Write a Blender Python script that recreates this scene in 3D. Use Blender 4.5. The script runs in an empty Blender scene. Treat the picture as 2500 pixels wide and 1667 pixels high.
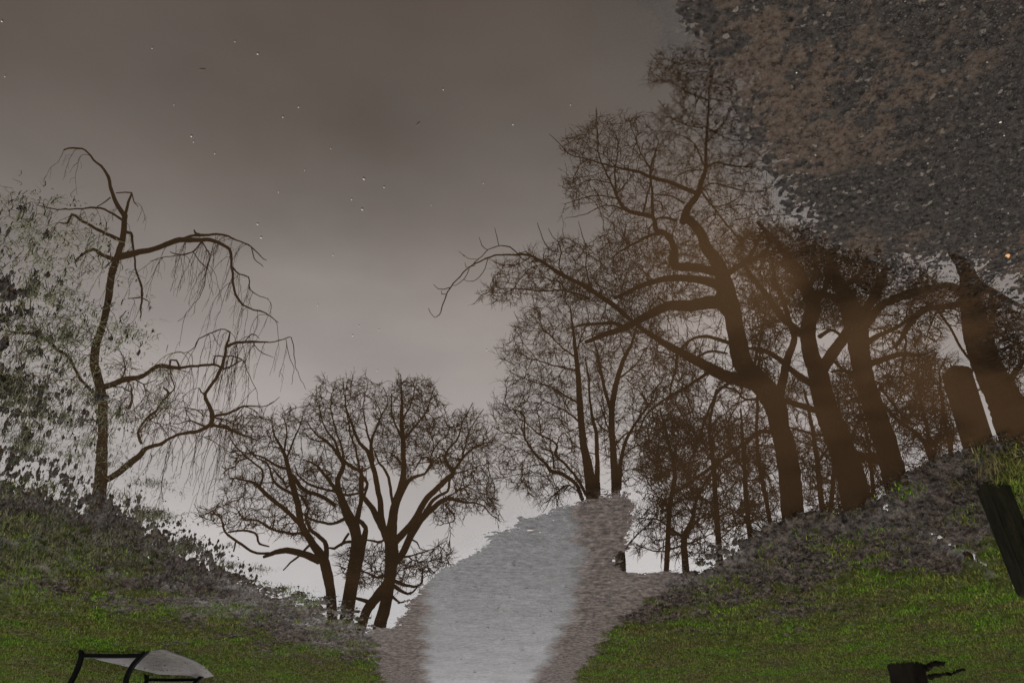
import bpy, math, random
import numpy as np
from mathutils import Vector
random.seed(7); rng = np.random.default_rng(7)
C = bpy.context.scene.collection
R = math.radians
# ------------------------------------------------------------------ camera calibration (photo is hung upside down)
F, CX, CY, H, PITCH = 1850.0, 1250.0, 833.5, 1.6, R(32)
SP, CP = math.sin(PITCH), math.cos(PITCH)
def gnd(x, y, z=0.0):
    v = y - CY; t = (H - z) / (F*SP - v*CP)
    return ((CX - x)*t, (F*CP + v*SP)*t)
def refl(x, y, Y):                      # point at distance Y whose mirror image in the water is seen there
    v = y - CY; t = Y / (F*CP + v*SP)
    return np.array([(CX - x)*t, Y, (F*SP - v*CP)*t - H])
def pxscale(y, Y):                      # metres per photo pixel there
    return Y / (F*CP + (y - CY)*SP)
# ------------------------------------------------------------------ helpers
def tag(o, label=None, cat=None, group=None, kind=None):
    if label: o['label'] = label
    if cat: o['category'] = cat
    if group: o['group'] = group
    if kind: o['kind'] = kind
    return o
def empty(name, loc, label, cat, group=None, rz=0):
    o = bpy.data.objects.new(name, None); C.objects.link(o); o.location = loc; o.rotation_euler.z = rz
    o.empty_display_size = .2
    return tag(o, label, cat, group)
def mesh(name, V, Fc, mat, parent=None, smooth=False, local=None):
    me = bpy.data.meshes.new(name)
    V = np.asarray(V, dtype=np.float32)
    if isinstance(Fc, np.ndarray):
        n, k = Fc.shape
        me.vertices.add(len(V)); me.vertices.foreach_set('co', V.ravel())
        me.loops.add(n*k); me.loops.foreach_set('vertex_index', Fc.ravel().astype(np.int32))
        me.polygons.add(n); me.polygons.foreach_set('loop_start', np.arange(0, n*k, k, dtype=np.int32))
        me.update(calc_edges=True)
    else:
        me.from_pydata([tuple(map(float, v)) for v in V], [], Fc); me.update()
    if smooth: me.polygons.foreach_set('use_smooth', np.ones(len(me.polygons), dtype=bool))
    me.materials.append(mat)
    o = bpy.data.objects.new(name, me); C.objects.link(o)
    if parent: o.parent = parent
    return o
def vnoise(x, y, seed=0):
    xi = np.floor(x).astype(np.int64); yi = np.floor(y).astype(np.int64)
    fx = x - xi; fy = y - yi; fx = fx*fx*(3 - 2*fx); fy = fy*fy*(3 - 2*fy)
    def h(a, b):
        n = (a*374761393 + b*668265263 + seed*1274126177) & 0xffffffff
        n = ((n ^ (n >> 13))*1274126177) & 0xffffffff
        return ((n ^ (n >> 16)) & 0xffff) / 32767.5 - 1
    a = h(xi, yi); b = h(xi+1, yi); c = h(xi, yi+1); d = h(xi+1, yi+1)
    return a + (b-a)*fx + (c-a)*fy + (a-b-c+d)*fx*fy
def fbm(x, y, f, o, seed, g=.5):
    s = 0; a = 1; t = 0
    for k in range(o):
        ca, sa = math.cos(.7*k+.3), math.sin(.7*k+.3)
        s = s + a*vnoise((x*ca - y*sa)*f, (x*sa + y*ca)*f, seed + k); t += a; a *= g; f *= 2.03
    return s / t
def sdist(px, py, poly):                # signed distance, positive inside
    d = np.full(px.shape, 1e9); ins = np.zeros(px.shape, bool); n = len(poly)
    for i in range(n):
        x0, y0 = poly[i]; x1, y1 = poly[(i+1) % n]
        dx, dy = x1-x0, y1-y0; L = dx*dx + dy*dy + 1e-12
        t = np.clip(((px-x0)*dx + (py-y0)*dy) / L, 0, 1)
        d = np.minimum(d, (px-x0-t*dx)**2 + (py-y0-t*dy)**2)
        if y0 != y1:
            c = ((y0 > py) != (y1 > py)) & (px < (x1-x0)*(py-y0)/(y1-y0) + x0); ins ^= c
    return np.where(ins, 1, -1)*np.sqrt(d)
def sstep(a, b, x):
    t = np.clip((x-a)/(b-a), 0, 1); return t*t*(3-2*t)
# ------------------------------------------------------------------ materials
def mat(name):
    m = bpy.data.materials.new(name); m.use_nodes = True; nt = m.node_tree
    return m, nt, nt.nodes, nt.links, nt.nodes['Principled BSDF']
def noise_node(nt, scale, detail=6, rough=.6, coord=None):
    n = nt.nodes.new('ShaderNodeTexNoise'); n.inputs['Scale'].default_value = scale
    n.inputs['Detail'].default_value = detail; n.inputs['Roughness'].default_value = rough
    if coord is not None: nt.links.new(coord, n.inputs['Vector'])
    return n
def ramp(nt, src, stops):
    r = nt.nodes.new('ShaderNodeValToRGB'); e = r.color_ramp.elements
    while len(e) < len(stops): e.new(.5)
    for el, (p, c) in zip(e, stops): el.position = p; el.color = (*c, 1) if len(c) == 3 else c
    nt.links.new(src, r.inputs['Fac']); return r.outputs['Color']
def mixc(nt, fac, a, b, mode='MIX'):
    m = nt.nodes.new('ShaderNodeMix'); m.data_type = 'RGBA'; m.blend_type = mode
    for s, v in ((m.inputs[0], fac), (m.inputs[6], a), (m.inputs[7], b)):
        if isinstance(v, (int, float)): s.default_value = v
        elif isinstance(v, tuple): s.default_value = (*v, 1)
        else: nt.links.new(v, s)
    return m.outputs[2]
def math_(nt, op, a, b=None):
    m = nt.nodes.new('ShaderNodeMath'); m.operation = op
    for s, v in ((m.inputs[0], a), (m.inputs[1], b)):
        if v is None: continue
        if isinstance(v, (int, float)): s.default_value = v
        else: nt.links.new(v, s)
    return m.outputs[0]
def simple(name, c0, c1, scale, rough=.8, bump=.3, bscale=None, spec=.3, stretch=None):
    m, nt, N, L, p = mat(name)
    tc = N.new('ShaderNodeTexCoord'); co = tc.outputs['Object']
    if stretch:
        mp = N.new('ShaderNodeMapping'); mp.inputs['Scale'].default_value = stretch; L.new(co, mp.inputs['Vector']); co = mp.outputs[0]
    n = noise_node(nt, scale, 6, .65, co)
    L.new(ramp(nt, n.outputs['Fac'], [(.3, c0), (.7, c1)]), p.inputs['Base Color'])
    n2 = noise_node(nt, bscale or scale*3, 5, .7, co)
    b = N.new('ShaderNodeBump'); b.inputs['Strength'].default_value = bump; b.inputs['Distance'].default_value = .01
    L.new(n2.outputs['Fac'], b.inputs['Height']); L.new(b.outputs[0], p.inputs['Normal'])
    p.inputs['Roughness'].default_value = rough; p.inputs['Specular IOR Level'].default_value = spec
    return m
M_bark = simple('bark', (.003, .0025, .002), (.011, .009, .007), 9, .95, .9, 22, .02, (1, 1, .25))
M_birch = simple('weeping_bark', (.012, .010, .009), (.04, .034, .028), 7, .85, .6, 18, .1, (1, 1, .4))
M_twig = simple('twig_bark', (.008, .006, .005), (.016, .012, .009), 6, .85, .2, 10, .05)
M_wood = simple('weathered_wood', (.003, .003, .002), (.016, .015, .008), 7, .85, .9, 30, .04, (6, 6, .8))
M_iron = simple('black_iron', (.002, .002, .002), (.004, .004, .004), 20, .6, .25, 60, .03)
M_slat = simple('bench_slats', (.03, .02, .013), (.07, .05, .03), 10, .6, .4, 40, .3, (1, .2, 1))
M_petal = simple('pale_petal', (.32, .30, .27), (.5, .47, .43), 60, .6, .2, 90)
M_leaf = simple('wet_dead_leaf', (.012, .009, .007), (.035, .024, .016), 60, .6, .3, 120)
M_weed = simple('drowned_grass', (.03, .033, .016), (.105, .107, .06), 5, .8, .1, 90, .1)
M_gold = simple('yellow_leaf', (.35, .16, .05), (.6, .33, .14), 60, .6, .3, 120)
M_straw = simple('straw', (.035, .036, .016), (.09, .085, .045), 8, .7, .1, 90)

def grass_mat():
    m, nt, N, L, p = mat('grass_blades')
    g = N.new('ShaderNodeNewGeometry'); 
    n = noise_node(nt, 1.5, 7, .75, g.outputs['Position'])
    col = ramp(nt, n.outputs['Fac'], [(.40, (.075, .062, .030)), (.485, (.082, .098, .020)), (.58, (.060, .125, .010))])
    col2 = ramp(nt, g.outputs['Random Per Island'], [(0, (.25, .27, .25)), (.6, (1, 1, 1)), (.94, (1.5, 1.45, 1.2)), (.97, (2.2, 1.9, 2.6))])
    L.new(mixc(nt, 1.0, col, col2, 'MULTIPLY'), p.inputs['Base Color'])
    p.inputs['Roughness'].default_value = .7; p.inputs['Specular IOR Level'].default_value = .03
    return m
M_grass = grass_mat()

def ground_mat():
    m, nt, N, L, p = mat('ground_surface')
    g = N.new('ShaderNodeNewGeometry'); P = g.outputs['Position']
    def att(n):
        a = N.new('ShaderNodeAttribute'); a.attribute_name = n; return a.outputs['Fac']
    fine = noise_node(nt, 60, 6, .75, P).outputs['Fac']; fine2 = noise_node(nt, 17, 8, .78, P).outputs['Fac']
    mid = noise_node(nt, 9, 6, .7, P).outputs['Fac']
    big = noise_node(nt, 2.2, 5, .6, P).outputs['Fac']
    grit = N.new('ShaderNodeTexVoronoi'); grit.inputs['Scale'].default_value = 85; L.new(P, grit.inputs['Vector'])
    gritc = N.new('ShaderNodeSeparateColor'); L.new(grit.outputs['Color'], gritc.inputs[0])
    mud = ramp(nt, fine2, [(.40, (.002, .0017, .0014)), (.5, (.026, .0205, .0165)), (.60, (.080, .066, .054))])
    mud = mixc(nt, math_(nt, 'MULTIPLY', mid, .25), mud, (.04, .034, .03))
    turf = ramp(nt, fine2, [(.34, (.010, .012, .003)), (.5, (.028, .034, .008)), (.66, (.055, .058, .018))])
    stone = ramp(nt, gritc.outputs[0], [(0, (.012, .0115, .011)), (.45, (.027, .025, .0235)), (.85, (.048, .043, .038)), (.96, (.065, .056, .048)), (1, (.25, .22, .18))])
    stone = mixc(nt, .5, stone, ramp(nt, fine, [(.36, (.004, .004, .004)), (.62, (.066, .060, .054))]))
    silt = ramp(nt, fine, [(.36, (.020, .016, .013)), (.47, (.062, .048, .038)), (.66, (.098, .078, .062))])
    asphalt = ramp(nt, fine2, [(.34, (.012, .012, .012)), (.5, (.040, .040, .041)), (.66, (.080, .079, .081))])
    pink = ramp(nt, fine2, [(.36, (.010, .008, .007)), (.5, (.056, .044, .038)), (.64, (.13, .106, .094))])
    smp = N.new('ShaderNodeMapping'); smp.inputs['Scale'].default_value = (2.2, 14, 1); L.new(P, smp.inputs['Vector']); stv = noise_node(nt, 1.6, 5, .7, smp.outputs[0]).outputs['Fac']
    asphalt = mixc(nt, 1.0, asphalt, ramp(nt, stv, [(.36, (.35, .34, .33)), (.48, (1, 1, 1)), (.7, (1.25, 1.25, 1.25))]), 'MULTIPLY')
    def soft(a, w=.35):
        x = math_(nt, 'ADD', a, math_(nt, 'MULTIPLY', math_(nt, 'SUBTRACT', mid, .5), w*2))
        mr = N.new('ShaderNodeMapRange'); mr.interpolation_type = 'SMOOTHSTEP'
        mr.inputs[1].default_value = .35; mr.inputs[2].default_value = .65; L.new(x, mr.inputs[0]); return mr.outputs[0]
    col = mixc(nt, soft(att('grass'), .9), mud, turf)
    col = mixc(nt, soft(att('gravel'), .2), col, stone)
    col = mixc(nt, att('silt'), col, silt)
    col = mixc(nt, soft(att('pink'), .5), col, pink)
    col = mixc(nt, soft(att('path'), .8), col, asphalt)
    L.new(col, p.inputs['Base Color'])
    rr = N.new('ShaderNodeMapRange'); rr.inputs[3].default_value = .85; rr.inputs[4].default_value = .36
    L.new(att('wet'), rr.inputs[0]); 
    L.new(math_(nt, 'ADD', rr.outputs[0], math_(nt, 'MULTIPLY', math_(nt, 'SUBTRACT', big, .5), .3)), p.inputs['Roughness'])
    gl_ = N.new('ShaderNodeMapRange'); gl_.inputs[1].default_value = .53; gl_.inputs[2].default_value = .60; gl_.inputs[4].default_value = .35; L.new(noise_node(nt, 23, 5, .7, P).outputs['Fac'], gl_.inputs[0])
    L.new(math_(nt, 'ADD', math_(nt, 'ADD', math_(nt, 'MULTIPLY', att('wet'), math_(nt, 'MULTIPLY', math_(nt, 'SUBTRACT', 1.0, att('path')), .5)), math_(nt, 'MULTIPLY', gl_.outputs[0], math_(nt, 'SUBTRACT', 1.0, att('gravel')))), math_(nt, 'MULTIPLY', math_(nt, 'ADD', att('path'), math_(nt, 'MULTIPLY', att('pink'), .5)), math_(nt, 'MULTIPLY', fine2, .55))), p.inputs['Specular IOR Level'])
    b = N.new('ShaderNodeBump'); b.inputs['Strength'].default_value = 1; b.inputs['Distance'].default_value = .014
    L.new(math_(nt, 'ADD', math_(nt, 'ADD', fine, fine2), math_(nt, 'MULTIPLY', grit.outputs['Distance'], -.6)), b.inputs['Height']); L.new(b.outputs[0], p.inputs['Normal'])
    return m
def water_mat():
    m, nt, N, L, p = mat('muddy_water'); N.remove(p)
    out = N['Material Output']
    g = N.new('ShaderNodeNewGeometry'); P = g.outputs['Position']
    a = N.new('ShaderNodeAttribute'); a.attribute_name = 'turbid'; pl = N.new('ShaderNodeAttribute'); pl.attribute_name = 'plume'
    mp = N.new('ShaderNodeMapping'); mp.inputs['Scale'].default_value = (1.0, 2.2, 1); L.new(P, mp.inputs['Vector'])
    n1 = noise_node(nt, 5, 3, .5, mp.outputs[0]); n2 = noise_node(nt, .7, 4, .6, P)
    b = N.new('ShaderNodeBump'); b.inputs['Strength'].default_value = .004; b.inputs['Distance'].default_value = .003
    L.new(n1.outputs['Fac'], b.inputs['Height'])
    gl = N.new('ShaderNodeBsdfGlossy'); gl.inputs['Roughness'].default_value = 0.0; gl.inputs['Color'].default_value = (1, .98, .97, 1)
    L.new(b.outputs[0], gl.inputs['Normal'])
    df = N.new('ShaderNodeBsdfDiffuse'); L.new(mixc(nt, pl.outputs['Fac'], ramp(nt, n2.outputs['Fac'], [(.35, (.0135, .0085, .0046)), (.65, (.0215, .0128, .0066))]), (.050, .0295, .015)), df.inputs['Color'])
    tr = N.new('ShaderNodeBsdfTransparent'); tr.inputs['Color'].default_value = (.86, .8, .72, 1)
    m1 = N.new('ShaderNodeMixShader'); L.new(a.outputs['Fac'], m1.inputs[0]); L.new(tr.outputs[0], m1.inputs[1]); L.new(df.outputs[0], m1.inputs[2])
    fr = N.new('ShaderNodeFresnel'); fr.inputs['IOR'].default_value = 1.40
    m2 = N.new('ShaderNodeMixShader'); L.new(fr.outputs[0], m2.inputs[0]); L.new(m1.outputs[0], m2.inputs[1]); L.new(gl.outputs[0], m2.inputs[2])
    L.new(m2.outputs[0], out.inputs['Surface'])
    return m
# ------------------------------------------------------------------ terrain
LAND_PX = [(3600,1000),(2900,1050),(2560,1090),(2440,1075),(2360,1110),(2290,1128),(2210,1165),(2150,1225),(2090,1248),(1960,1262),
 (1850,1298),(1750,1330),(1690,1368),(1640,1392),(1570,1400),(1512,1396),(1500,1372),(1538,1310),(1550,1240),(1545,1200),(1500,1197),
 (1440,1213),(1380,1232),(1320,1253),(1270,1270),(1200,1308),(1130,1358),(1060,1408),(1000,1458),(960,1505),(930,1525),(885,1490),
 (800,1455),(700,1430),(600,1412),(540,1395),(470,1345),(400,1305),(300,1275),(150,1250),(0,1240),(-300,1200),(-1500,1150)]
LAND = [gnd(*q) for q in LAND_PX]; LAND = [(-60, LAND[0][1])] + LAND + [(60, LAND[-1][1]), (400, 40), (400, 900), (-400, 900), (-400, 40)]
GRAV = [gnd(*q) for q in [(1600,-600),(1640,-200),(1700,0),(1772,80),(1832,190),(1862,300),(1880,400),(1925,490),(2030,575),(2180,640),(2320,700),(2410,750),(2500,800),(2700,880),(3600,930),(4200,700),(4200,-600)]]
HOLES = [[gnd(*q) for q in h] for h in [
  [(2245,1290),(2300,1300),(2360,1330),(2420,1372),(2440,1405),(2400,1398),(2350,1362),(2290,1325)],
  ]]
MARSH = [gnd(*q) for q in [(-900,330),(60,370),(190,430),(290,560),(330,740),(400,860),(430,1020),(330,1130),(420,1240),(640,1380),(640,1460),(-900,1460)]]
PATH = [gnd(*q) for q in [(1042,1400),(1100,1330),(1200,1270),(1280,1200),(1390,1190),(1400,1270),(1420,1330),(1425,1410),(1390,1500),(1340,1600),(1285,1667)]] + [(-.1,16),(.6,30),(2.6,30),(1.9,16)] + [gnd(*q) for q in [(1042,1667),(1036,1540)]]
PINK = [gnd(*q) for q in [(930,1500),(1060,1380),(1200,1250),(1350,1180),(1600,1150),(1600,1290),(1520,1380),(1660,1375),(1600,1440),(1520,1500),(1440,1600),(1400,1667)]] + [(-.6,16),(0,30),(3.2,30),(2.5,16)] + [gnd(*q) for q in [(940,1667),(915,1590),(905,1530)]]
def terrain(x, y):
    wob = .05*fbm(x, y, 2.2, 3, 11)*np.clip(y/4, .3, 3)
    dl = sdist(x, y, LAND) + wob*.6
    dg = sdist(x, y, GRAV) + .06*fbm(x, y, 5, 3, 12)*np.clip(y/3, .3, 1) + .02*fbm(x, y, 14, 3, 13)
    dg = np.where(dg < 0, dg*(1 + 1.8*sstep(3.2, 1.3, y)), dg)
    dm = sdist(x, y, MARSH) + .12*fbm(x, y, 3, 3, 14)
    dp = sdist(x, y, PATH); dk = sdist(x, y, PINK)
    lump = fbm(x, y, 13, 5, 20, .62); grit = fbm(x, y, 70, 3, 30, .8); roll = fbm(x, y, 1.3, 3, 40)
    left = sstep(.6, 1.6, x)
    hardy = sstep(-.1, .25, dk)
    zl = np.where(dl > 0, np.minimum(dl*(.10 - .08*left - .065*hardy*(1-left)), .035 + dl*.008), dl*(.18 - .13*left - .13*hardy*(1-left)))
    clod = (.5 - np.abs(fbm(x, y, 9, 4, 25, .6)))*2 - .72
    zl = np.where(left > 0, zl - left*.005*sstep(1.6, .2, dl), zl); zl = np.minimum(zl, .05 + .0008*y)
    dp = dp + .10*fbm(x, y, 4, 4, 88); path = sstep(-.10, .12, dp)*sstep(-.25, .05, dl); dk = dk + .16*fbm(x, y, 5, 4, 89); pink = sstep(-.06, .10, dk)*sstep(-.3, .05, dl)
    hard = np.maximum(path, pink)
    zl = zl + (lump*(.035 - .012*left) + clod*.008 + roll*.035 + fbm(x, y, 30, 4, 63, .75)*(.035 - .008*left))*(1-hard)*sstep(-.35, .1, dl)*np.clip(1.25 - dl*.2, .3, 1)
    zl = zl + grit*.0035*hard + .004*fbm(x, y, 6, 3, 55)*hard*(1-path*.6)
    zg = np.where(dg > 0, np.minimum(dg*.03, .04), np.maximum(dg*.03, -.009) + np.minimum(dg + .3, 0)*.09) + grit*.0065*sstep(-.3, .05, dg) + (lump*.004 + roll*.006)*sstep(-.9, .0, dg)
    near_ll = sstep(3.0, 7.0, y)
    zm = -.016 + .010*near_ll + fbm(x, y, 34, 4, 62, .8)*.075 + lump*.014 + roll*.016 + .014*fbm(x, y, 4, 3, 61)
    zm = np.where(dm > 0, zm - .025*(1 - sstep(0, .6, dm)), -.09 + np.maximum(dm*.1, -.1))
    zm = zm + .022*sstep(-1.0, .1, dl)*(dm > 0)
    deep = -.13 + .02*roll
    z = np.maximum(np.maximum(zl, deep), np.maximum(zg, zm))
    for hpoly in HOLES:
        dh = sdist(x, y, hpoly); k = sstep(-.05, .06, dh)
        z = z*(1-k) + k*np.minimum(z, -.008 + lump*.02 + fbm(x, y, 22, 4, 64, .7)*.05)
    post = np.hypot(x + 2.62, y - 3.93); z = z + .045*np.exp(-(post/.35)**2)
    gv = sstep(-.5, .05, dg); grass = np.maximum(sstep(.25, 2.3, dl + 3.0*fbm(x, y, 3.0, 6, 70, .8)), .55*sstep(.1, 1, dm)*(fbm(x, y, 3, 3, 71) > .1))
    grass = grass*(1-hard)*(1-gv)
    siltn = sstep(.0, .5, fbm(x*1.3 + y*.6, y*2.2 - x*1.2, 1.7, 4, 80) + .12 + .35*sstep(.5, -.2, dg))
    silt = np.where(dg > -.3, siltn*sstep(2.0, .5, np.abs(dg-.3))*sstep(-.16, .12, -grit*.7 - lump - .3*fbm(x, y, 25, 3, 82)), 0)
    wet = sstep(-.004, .001, z)*np.maximum(path*.9, np.clip(1.25 - z*32, 0, 1)*sstep(-.05, .3, np.maximum(dm, dl))*(1-gv)*(1-.85*pink)*(.35 + .5*sstep(-.1, .15, fbm(x, y, 7, 4, 66, .7))))
    return z, dict(grass=grass, path=path, pink=pink, gravel=np.maximum(gv, 0), silt=np.clip(silt, 0, 1), wet=wet), dl
NR, NC = 1150, 1250
ys = np.concatenate([np.array([-60, -25, -10, -5, -2, -1, -.4, 0, .3, .55]), np.exp(np.linspace(math.log(.75), math.log(14), NR)), np.exp(np.linspace(math.log(14.3), math.log(900), 60))])
ss = np.concatenate([np.array([-60, -20, -8, -4, -2.5, -1.6, -1.2]), np.linspace(-1, 1, NC), np.array([1.2, 1.6, 2.5, 4, 8, 20, 60])])
hw = .74*np.clip(ys, .75, 40) + .62
X = ss[None, :]*hw[:, None]; Y = np.repeat(ys[:, None], len(ss), 1)
Z, A, DL = terrain(X.ravel(), Y.ravel())
Zr = Z.reshape(X.shape)
nr, nc = X.shape
idx = np.arange(nr*nc).reshape(nr, nc)
quads = np.stack([idx[:-1, :-1], idx[:-1, 1:], idx[1:, 1:], idx[1:, :-1]], -1).reshape(-1, 4)
G = mesh('ground', np.stack([X.ravel(), Y.ravel(), Z], 1), quads, ground_mat(), smooth=True); tag(G, kind='structure')
for k, v in A.items():
    at = G.data.attributes.new(k, 'FLOAT', 'POINT'); at.data.foreach_set('value', np.asarray(v, dtype=np.float32))
# water sheet: same grid, coarser, only where the puddle lies
r_i = np.arange(0, nr - 58, 3); c_i = np.arange(0, nc, 3)
sub = np.ix_(r_i, c_i); wi = np.arange(len(r_i)*len(c_i)).reshape(len(r_i), len(c_i))
dep = np.clip(-Zr[sub], 0, 1)
wq = np.stack([wi[:-1, :-1], wi[:-1, 1:], wi[1:, 1:], wi[1:, :-1]], -1).reshape(-1, 4)
xs_, ys_ = X[sub].ravel(), Y[sub].ravel()
keep = (np.abs(xs_[wq]).max(1) < 14) & (ys_[wq].min(1) > -1) & (ys_[wq].max(1) < 13)
W = mesh('water', np.stack([xs_, ys_, np.zeros_like(xs_)], 1), wq[keep], water_mat(), smooth=True); tag(W, kind='structure')
at = W.data.attributes.new('turbid', 'FLOAT', 'POINT'); at.data.foreach_set('value', (1 - np.exp(-dep.ravel()/np.where(xs_ > .4, .004, .013))).astype(np.float32))
dgw = sdist(xs_, ys_, GRAV); plume = np.exp(-np.maximum(-dgw, 0)/.75)*np.clip(.65 + 2*fbm(xs_, ys_, 2.2, 4, 97), 0, 1)*sstep(1.35, 2.1, ys_)*sstep(-.1, -.7, xs_)
at = W.data.attributes.new('plume', 'FLOAT', 'POINT'); at.data.foreach_set('value', plume.astype(np.float32))
def zat(x, y):
    z, _, _ = terrain(np.array([float(x)]), np.array([float(y)])); return float(z[0])
# ------------------------------------------------------------------ grass blades
def blades(name, px, py, pz, hgt, wid, m, lean=.5, flat=0):
    n = len(px); a = rng.uniform(0, 2*math.pi, n); l = rng.uniform(.1, lean, n)*hgt; b = rng.uniform(0, 2*math.pi, n)
    wx, wy = np.cos(a)*wid/2, np.sin(a)*wid/2; lx, ly = np.cos(b)*l, np.sin(b)*l
    base = np.stack([px, py, pz - .004], 1)
    v0 = base + np.stack([wx, wy, 0*wx], 1); v1 = base - np.stack([wx, wy, 0*wx], 1)
    mid = base + np.stack([lx*.35, ly*.35, hgt*.6*(1-flat)], 1)
    v2 = mid - .8*np.stack([wx, wy, 0*wx], 1); v3 = mid + .8*np.stack([wx, wy, 0*wx], 1)
    tip = base + np.stack([lx, ly, hgt*(1-flat)*(1 - .3*lean)], 1)
    V = np.stack([v0, v1, v2, v3, tip], 1).reshape(-1, 3); k = np.arange(n)[:, None]*5
    me_f = [tuple(r) for r in (k + np.array([0, 1, 2, 3])).tolist()] + [tuple(r) for r in (k + np.array([3, 2, 4])).tolist()]
    me = bpy.data.meshes.new(name)
    nq = n; lo = np.concatenate([(k + np.array([0, 1, 2, 3])).ravel(), (k + np.array([3, 2, 4])).ravel()])
    me.vertices.add(5*n); me.vertices.foreach_set('co', V.astype(np.float32).ravel())
    me.loops.add(len(lo)); me.loops.foreach_set('vertex_index', lo.astype(np.int32))
    me.polygons.add(2*n); me.polygons.foreach_set('loop_start', np.concatenate([np.arange(0, 4*n, 4), 4*n + np.arange(0, 3*n, 3)]).astype(np.int32))
    me.update(calc_edges=True); me.materials.append(m)
    o = bpy.data.objects.new(name, me); C.objects.link(o); return o
def scatter(n, y0, y1, pw=1.0):
    y = y0 + (y1-y0)*rng.uniform(0, 1, n)**pw; x = rng.uniform(-1, 1, n)*(.74*y + .9); return x, y
x, y = scatter(900000, 4.0, 15, 1.15)
z, a, dl = terrain(x, y); cl = fbm(x, y, 6, 4, 91, .7)
prob = a['grass']**1.2*np.clip(.68 + .35*sstep(2.0, 5, dl) + 3.4*cl, .04, 1.3)
k = (rng.uniform(0, 1, len(x)) < prob) & (z > -.01)
x, y, z = x[k], y[k], z[k]
g = blades('grass', x, y, z, rng.uniform(.015, .045, len(x)), rng.uniform(.003, .006, len(x)), M_grass, 1.1)
tag(g, 'short worn green lawn grass growing out of mud on both banks of the puddle', 'grass', kind='stuff')
# tufts standing in the marsh and clumps
bx, by = [], []
def clump(px_, py_, n, s):
    cx, cy = gnd(px_, py_); bx.append(rng.normal(cx, s, n)); by.append(rng.normal(cy, s, n))
for (px_, py_, n, s) in [(2440,1105,260,.05),(2480,1125,600,.075),(2510,1150,600,.09),(2550,1130,500,.12),(2390,1092,40,.02),(2325,1150,25,.02)]: clump(px_, py_, n, s)
xx, yy = np.concatenate(bx), np.concatenate(by); kp = np.hypot(xx+2.62, yy-3.93) > .1; xx, yy = xx[kp], yy[kp]
g = blades('grass_clump', xx, yy, terrain(xx, yy)[0], rng.uniform(.04, .10, len(xx)), rng.uniform(.003, .006, len(xx)), M_grass, 1.3)
tag(g, 'lush bright green grass clump at the foot of the wooden post', 'grass', kind='stuff')
bx, by = [], []
for (px_, py_, n, s) in [(20,960,500,.12),(60,1060,300,.1),(10,920,300,.1),(90,1090,200,.07),(195,1080,130,.04),(165,1110,100,.04),(380,1255,260,.05),(350,1250,120,.05),(235,1320,200,.08),(450,1330,200,.06),
        (560,1375,150,.05),(560,1330,60,.03),(640,1390,120,.05),(250,1000,160,.09),(150,800,220,.09),(300,800,160,.09),(330,640,160,.1),(200,540,60,.09),(120,640,60,.08),(70,540,40,.07),(360,1180,90,.04),(90,1350,300,.1),(20,1250,260,.12),
        (130,1010,140,.07),(230,900,150,.08),(260,1130,160,.08),(300,1210,160,.07),(420,1110,60,.05)]: clump(px_, py_, n, s)
for _ in range(95):
    qx, qy = rng.uniform(0, 430), 480 + 870*rng.uniform()**.75
    if qx > 330 - 210*math.sin((qy-380)/970*3.1)*0 + 0 and rng.uniform() < .5: continue
    clump(qx, qy, int(rng.uniform(25, 110)), rng.uniform(.03, .1))
xx, yy = np.concatenate(bx), np.concatenate(by); zz = terrain(xx, yy)[0]; kp = (zz > -.075) & (sdist(xx, yy, MARSH) > -.15); xx, yy, zz = xx[kp], yy[kp], zz[kp]
g = blades('marsh_grass', xx, yy, np.maximum(zz, -.022), rng.uniform(.03, .065, len(xx)), rng.uniform(.002, .005, len(xx)), M_weed, 1.8)
tag(g, 'drowned grass tufts standing in shallow water below the weeping tree', 'grass', kind='stuff')
x, y = scatter(110000, 1.5, 10, 1.2); z, a, dl = terrain(x, y); dm = sdist(x, y, MARSH)
k = ((dm > .1) & (z > -.035) & (rng.uniform(0, 1, len(x)) < .35)) | ((dl > -.1) & (dl < 1.3) & (a['path'] + a['pink'] < .2) & (rng.uniform(0, 1, len(x)) < .75))
x, y, z = x[k], y[k], np.maximum(z[k], -.001) + .004
g = blades('straw_litter', x, y, z, rng.uniform(.01, .04, len(x)), rng.uniform(.0015, .003, len(x)), M_straw, 1.5, .75)
tag(g, 'scattered pale dead grass stems lying over mud and shallow water', 'straw', kind='stuff')
# gravel stones as one uncountable mass
x, y = scatter(90000, .9, 5, 1.6); x = -np.abs(x); z, a, dl = terrain(x, y); dg = sdist(x, y, GRAV)
k = (dg > .03) & (rng.uniform(0, 1, len(x)) < np.clip(.45 + dg, .1, .8)*(1 - .9*a['silt'])); x, y, z = x[k], y[k], z[k]
oct_ = np.array([[1,0,0],[0,1,0],[-1,0,0],[0,-1,0],[0,0,.8],[0,0,-.6],[.7,.7,.35],[-.7,.6,.3]])
of = np.array([[6,1,4],[0,6,4],[1,7,4],[7,2,4],[2,3,4],[3,0,4],[0,1,6],[1,2,7]])
n = len(x); s = np.minimum(rng.gamma(3.2, .0005, n), .004)[:, None] + .0007; th = rng.uniform(0, 6.28, n)
sc3 = s[:, None, :]*rng.uniform(.6, 1.3, (n, 1, 3)); v = oct_[None]*sc3*rng.uniform(.75, 1.2, (n, 8, 1))
vx = v[..., 0]*np.cos(th)[:, None] - v[..., 1]*np.sin(th)[:, None]; vy = v[..., 0]*np.sin(th)[:, None] + v[..., 1]*np.cos(th)[:, None]
V = np.stack([vx + x[:, None], vy + y[:, None], v[..., 2] + z[:, None] + .001], -1).reshape(-1, 3)
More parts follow.
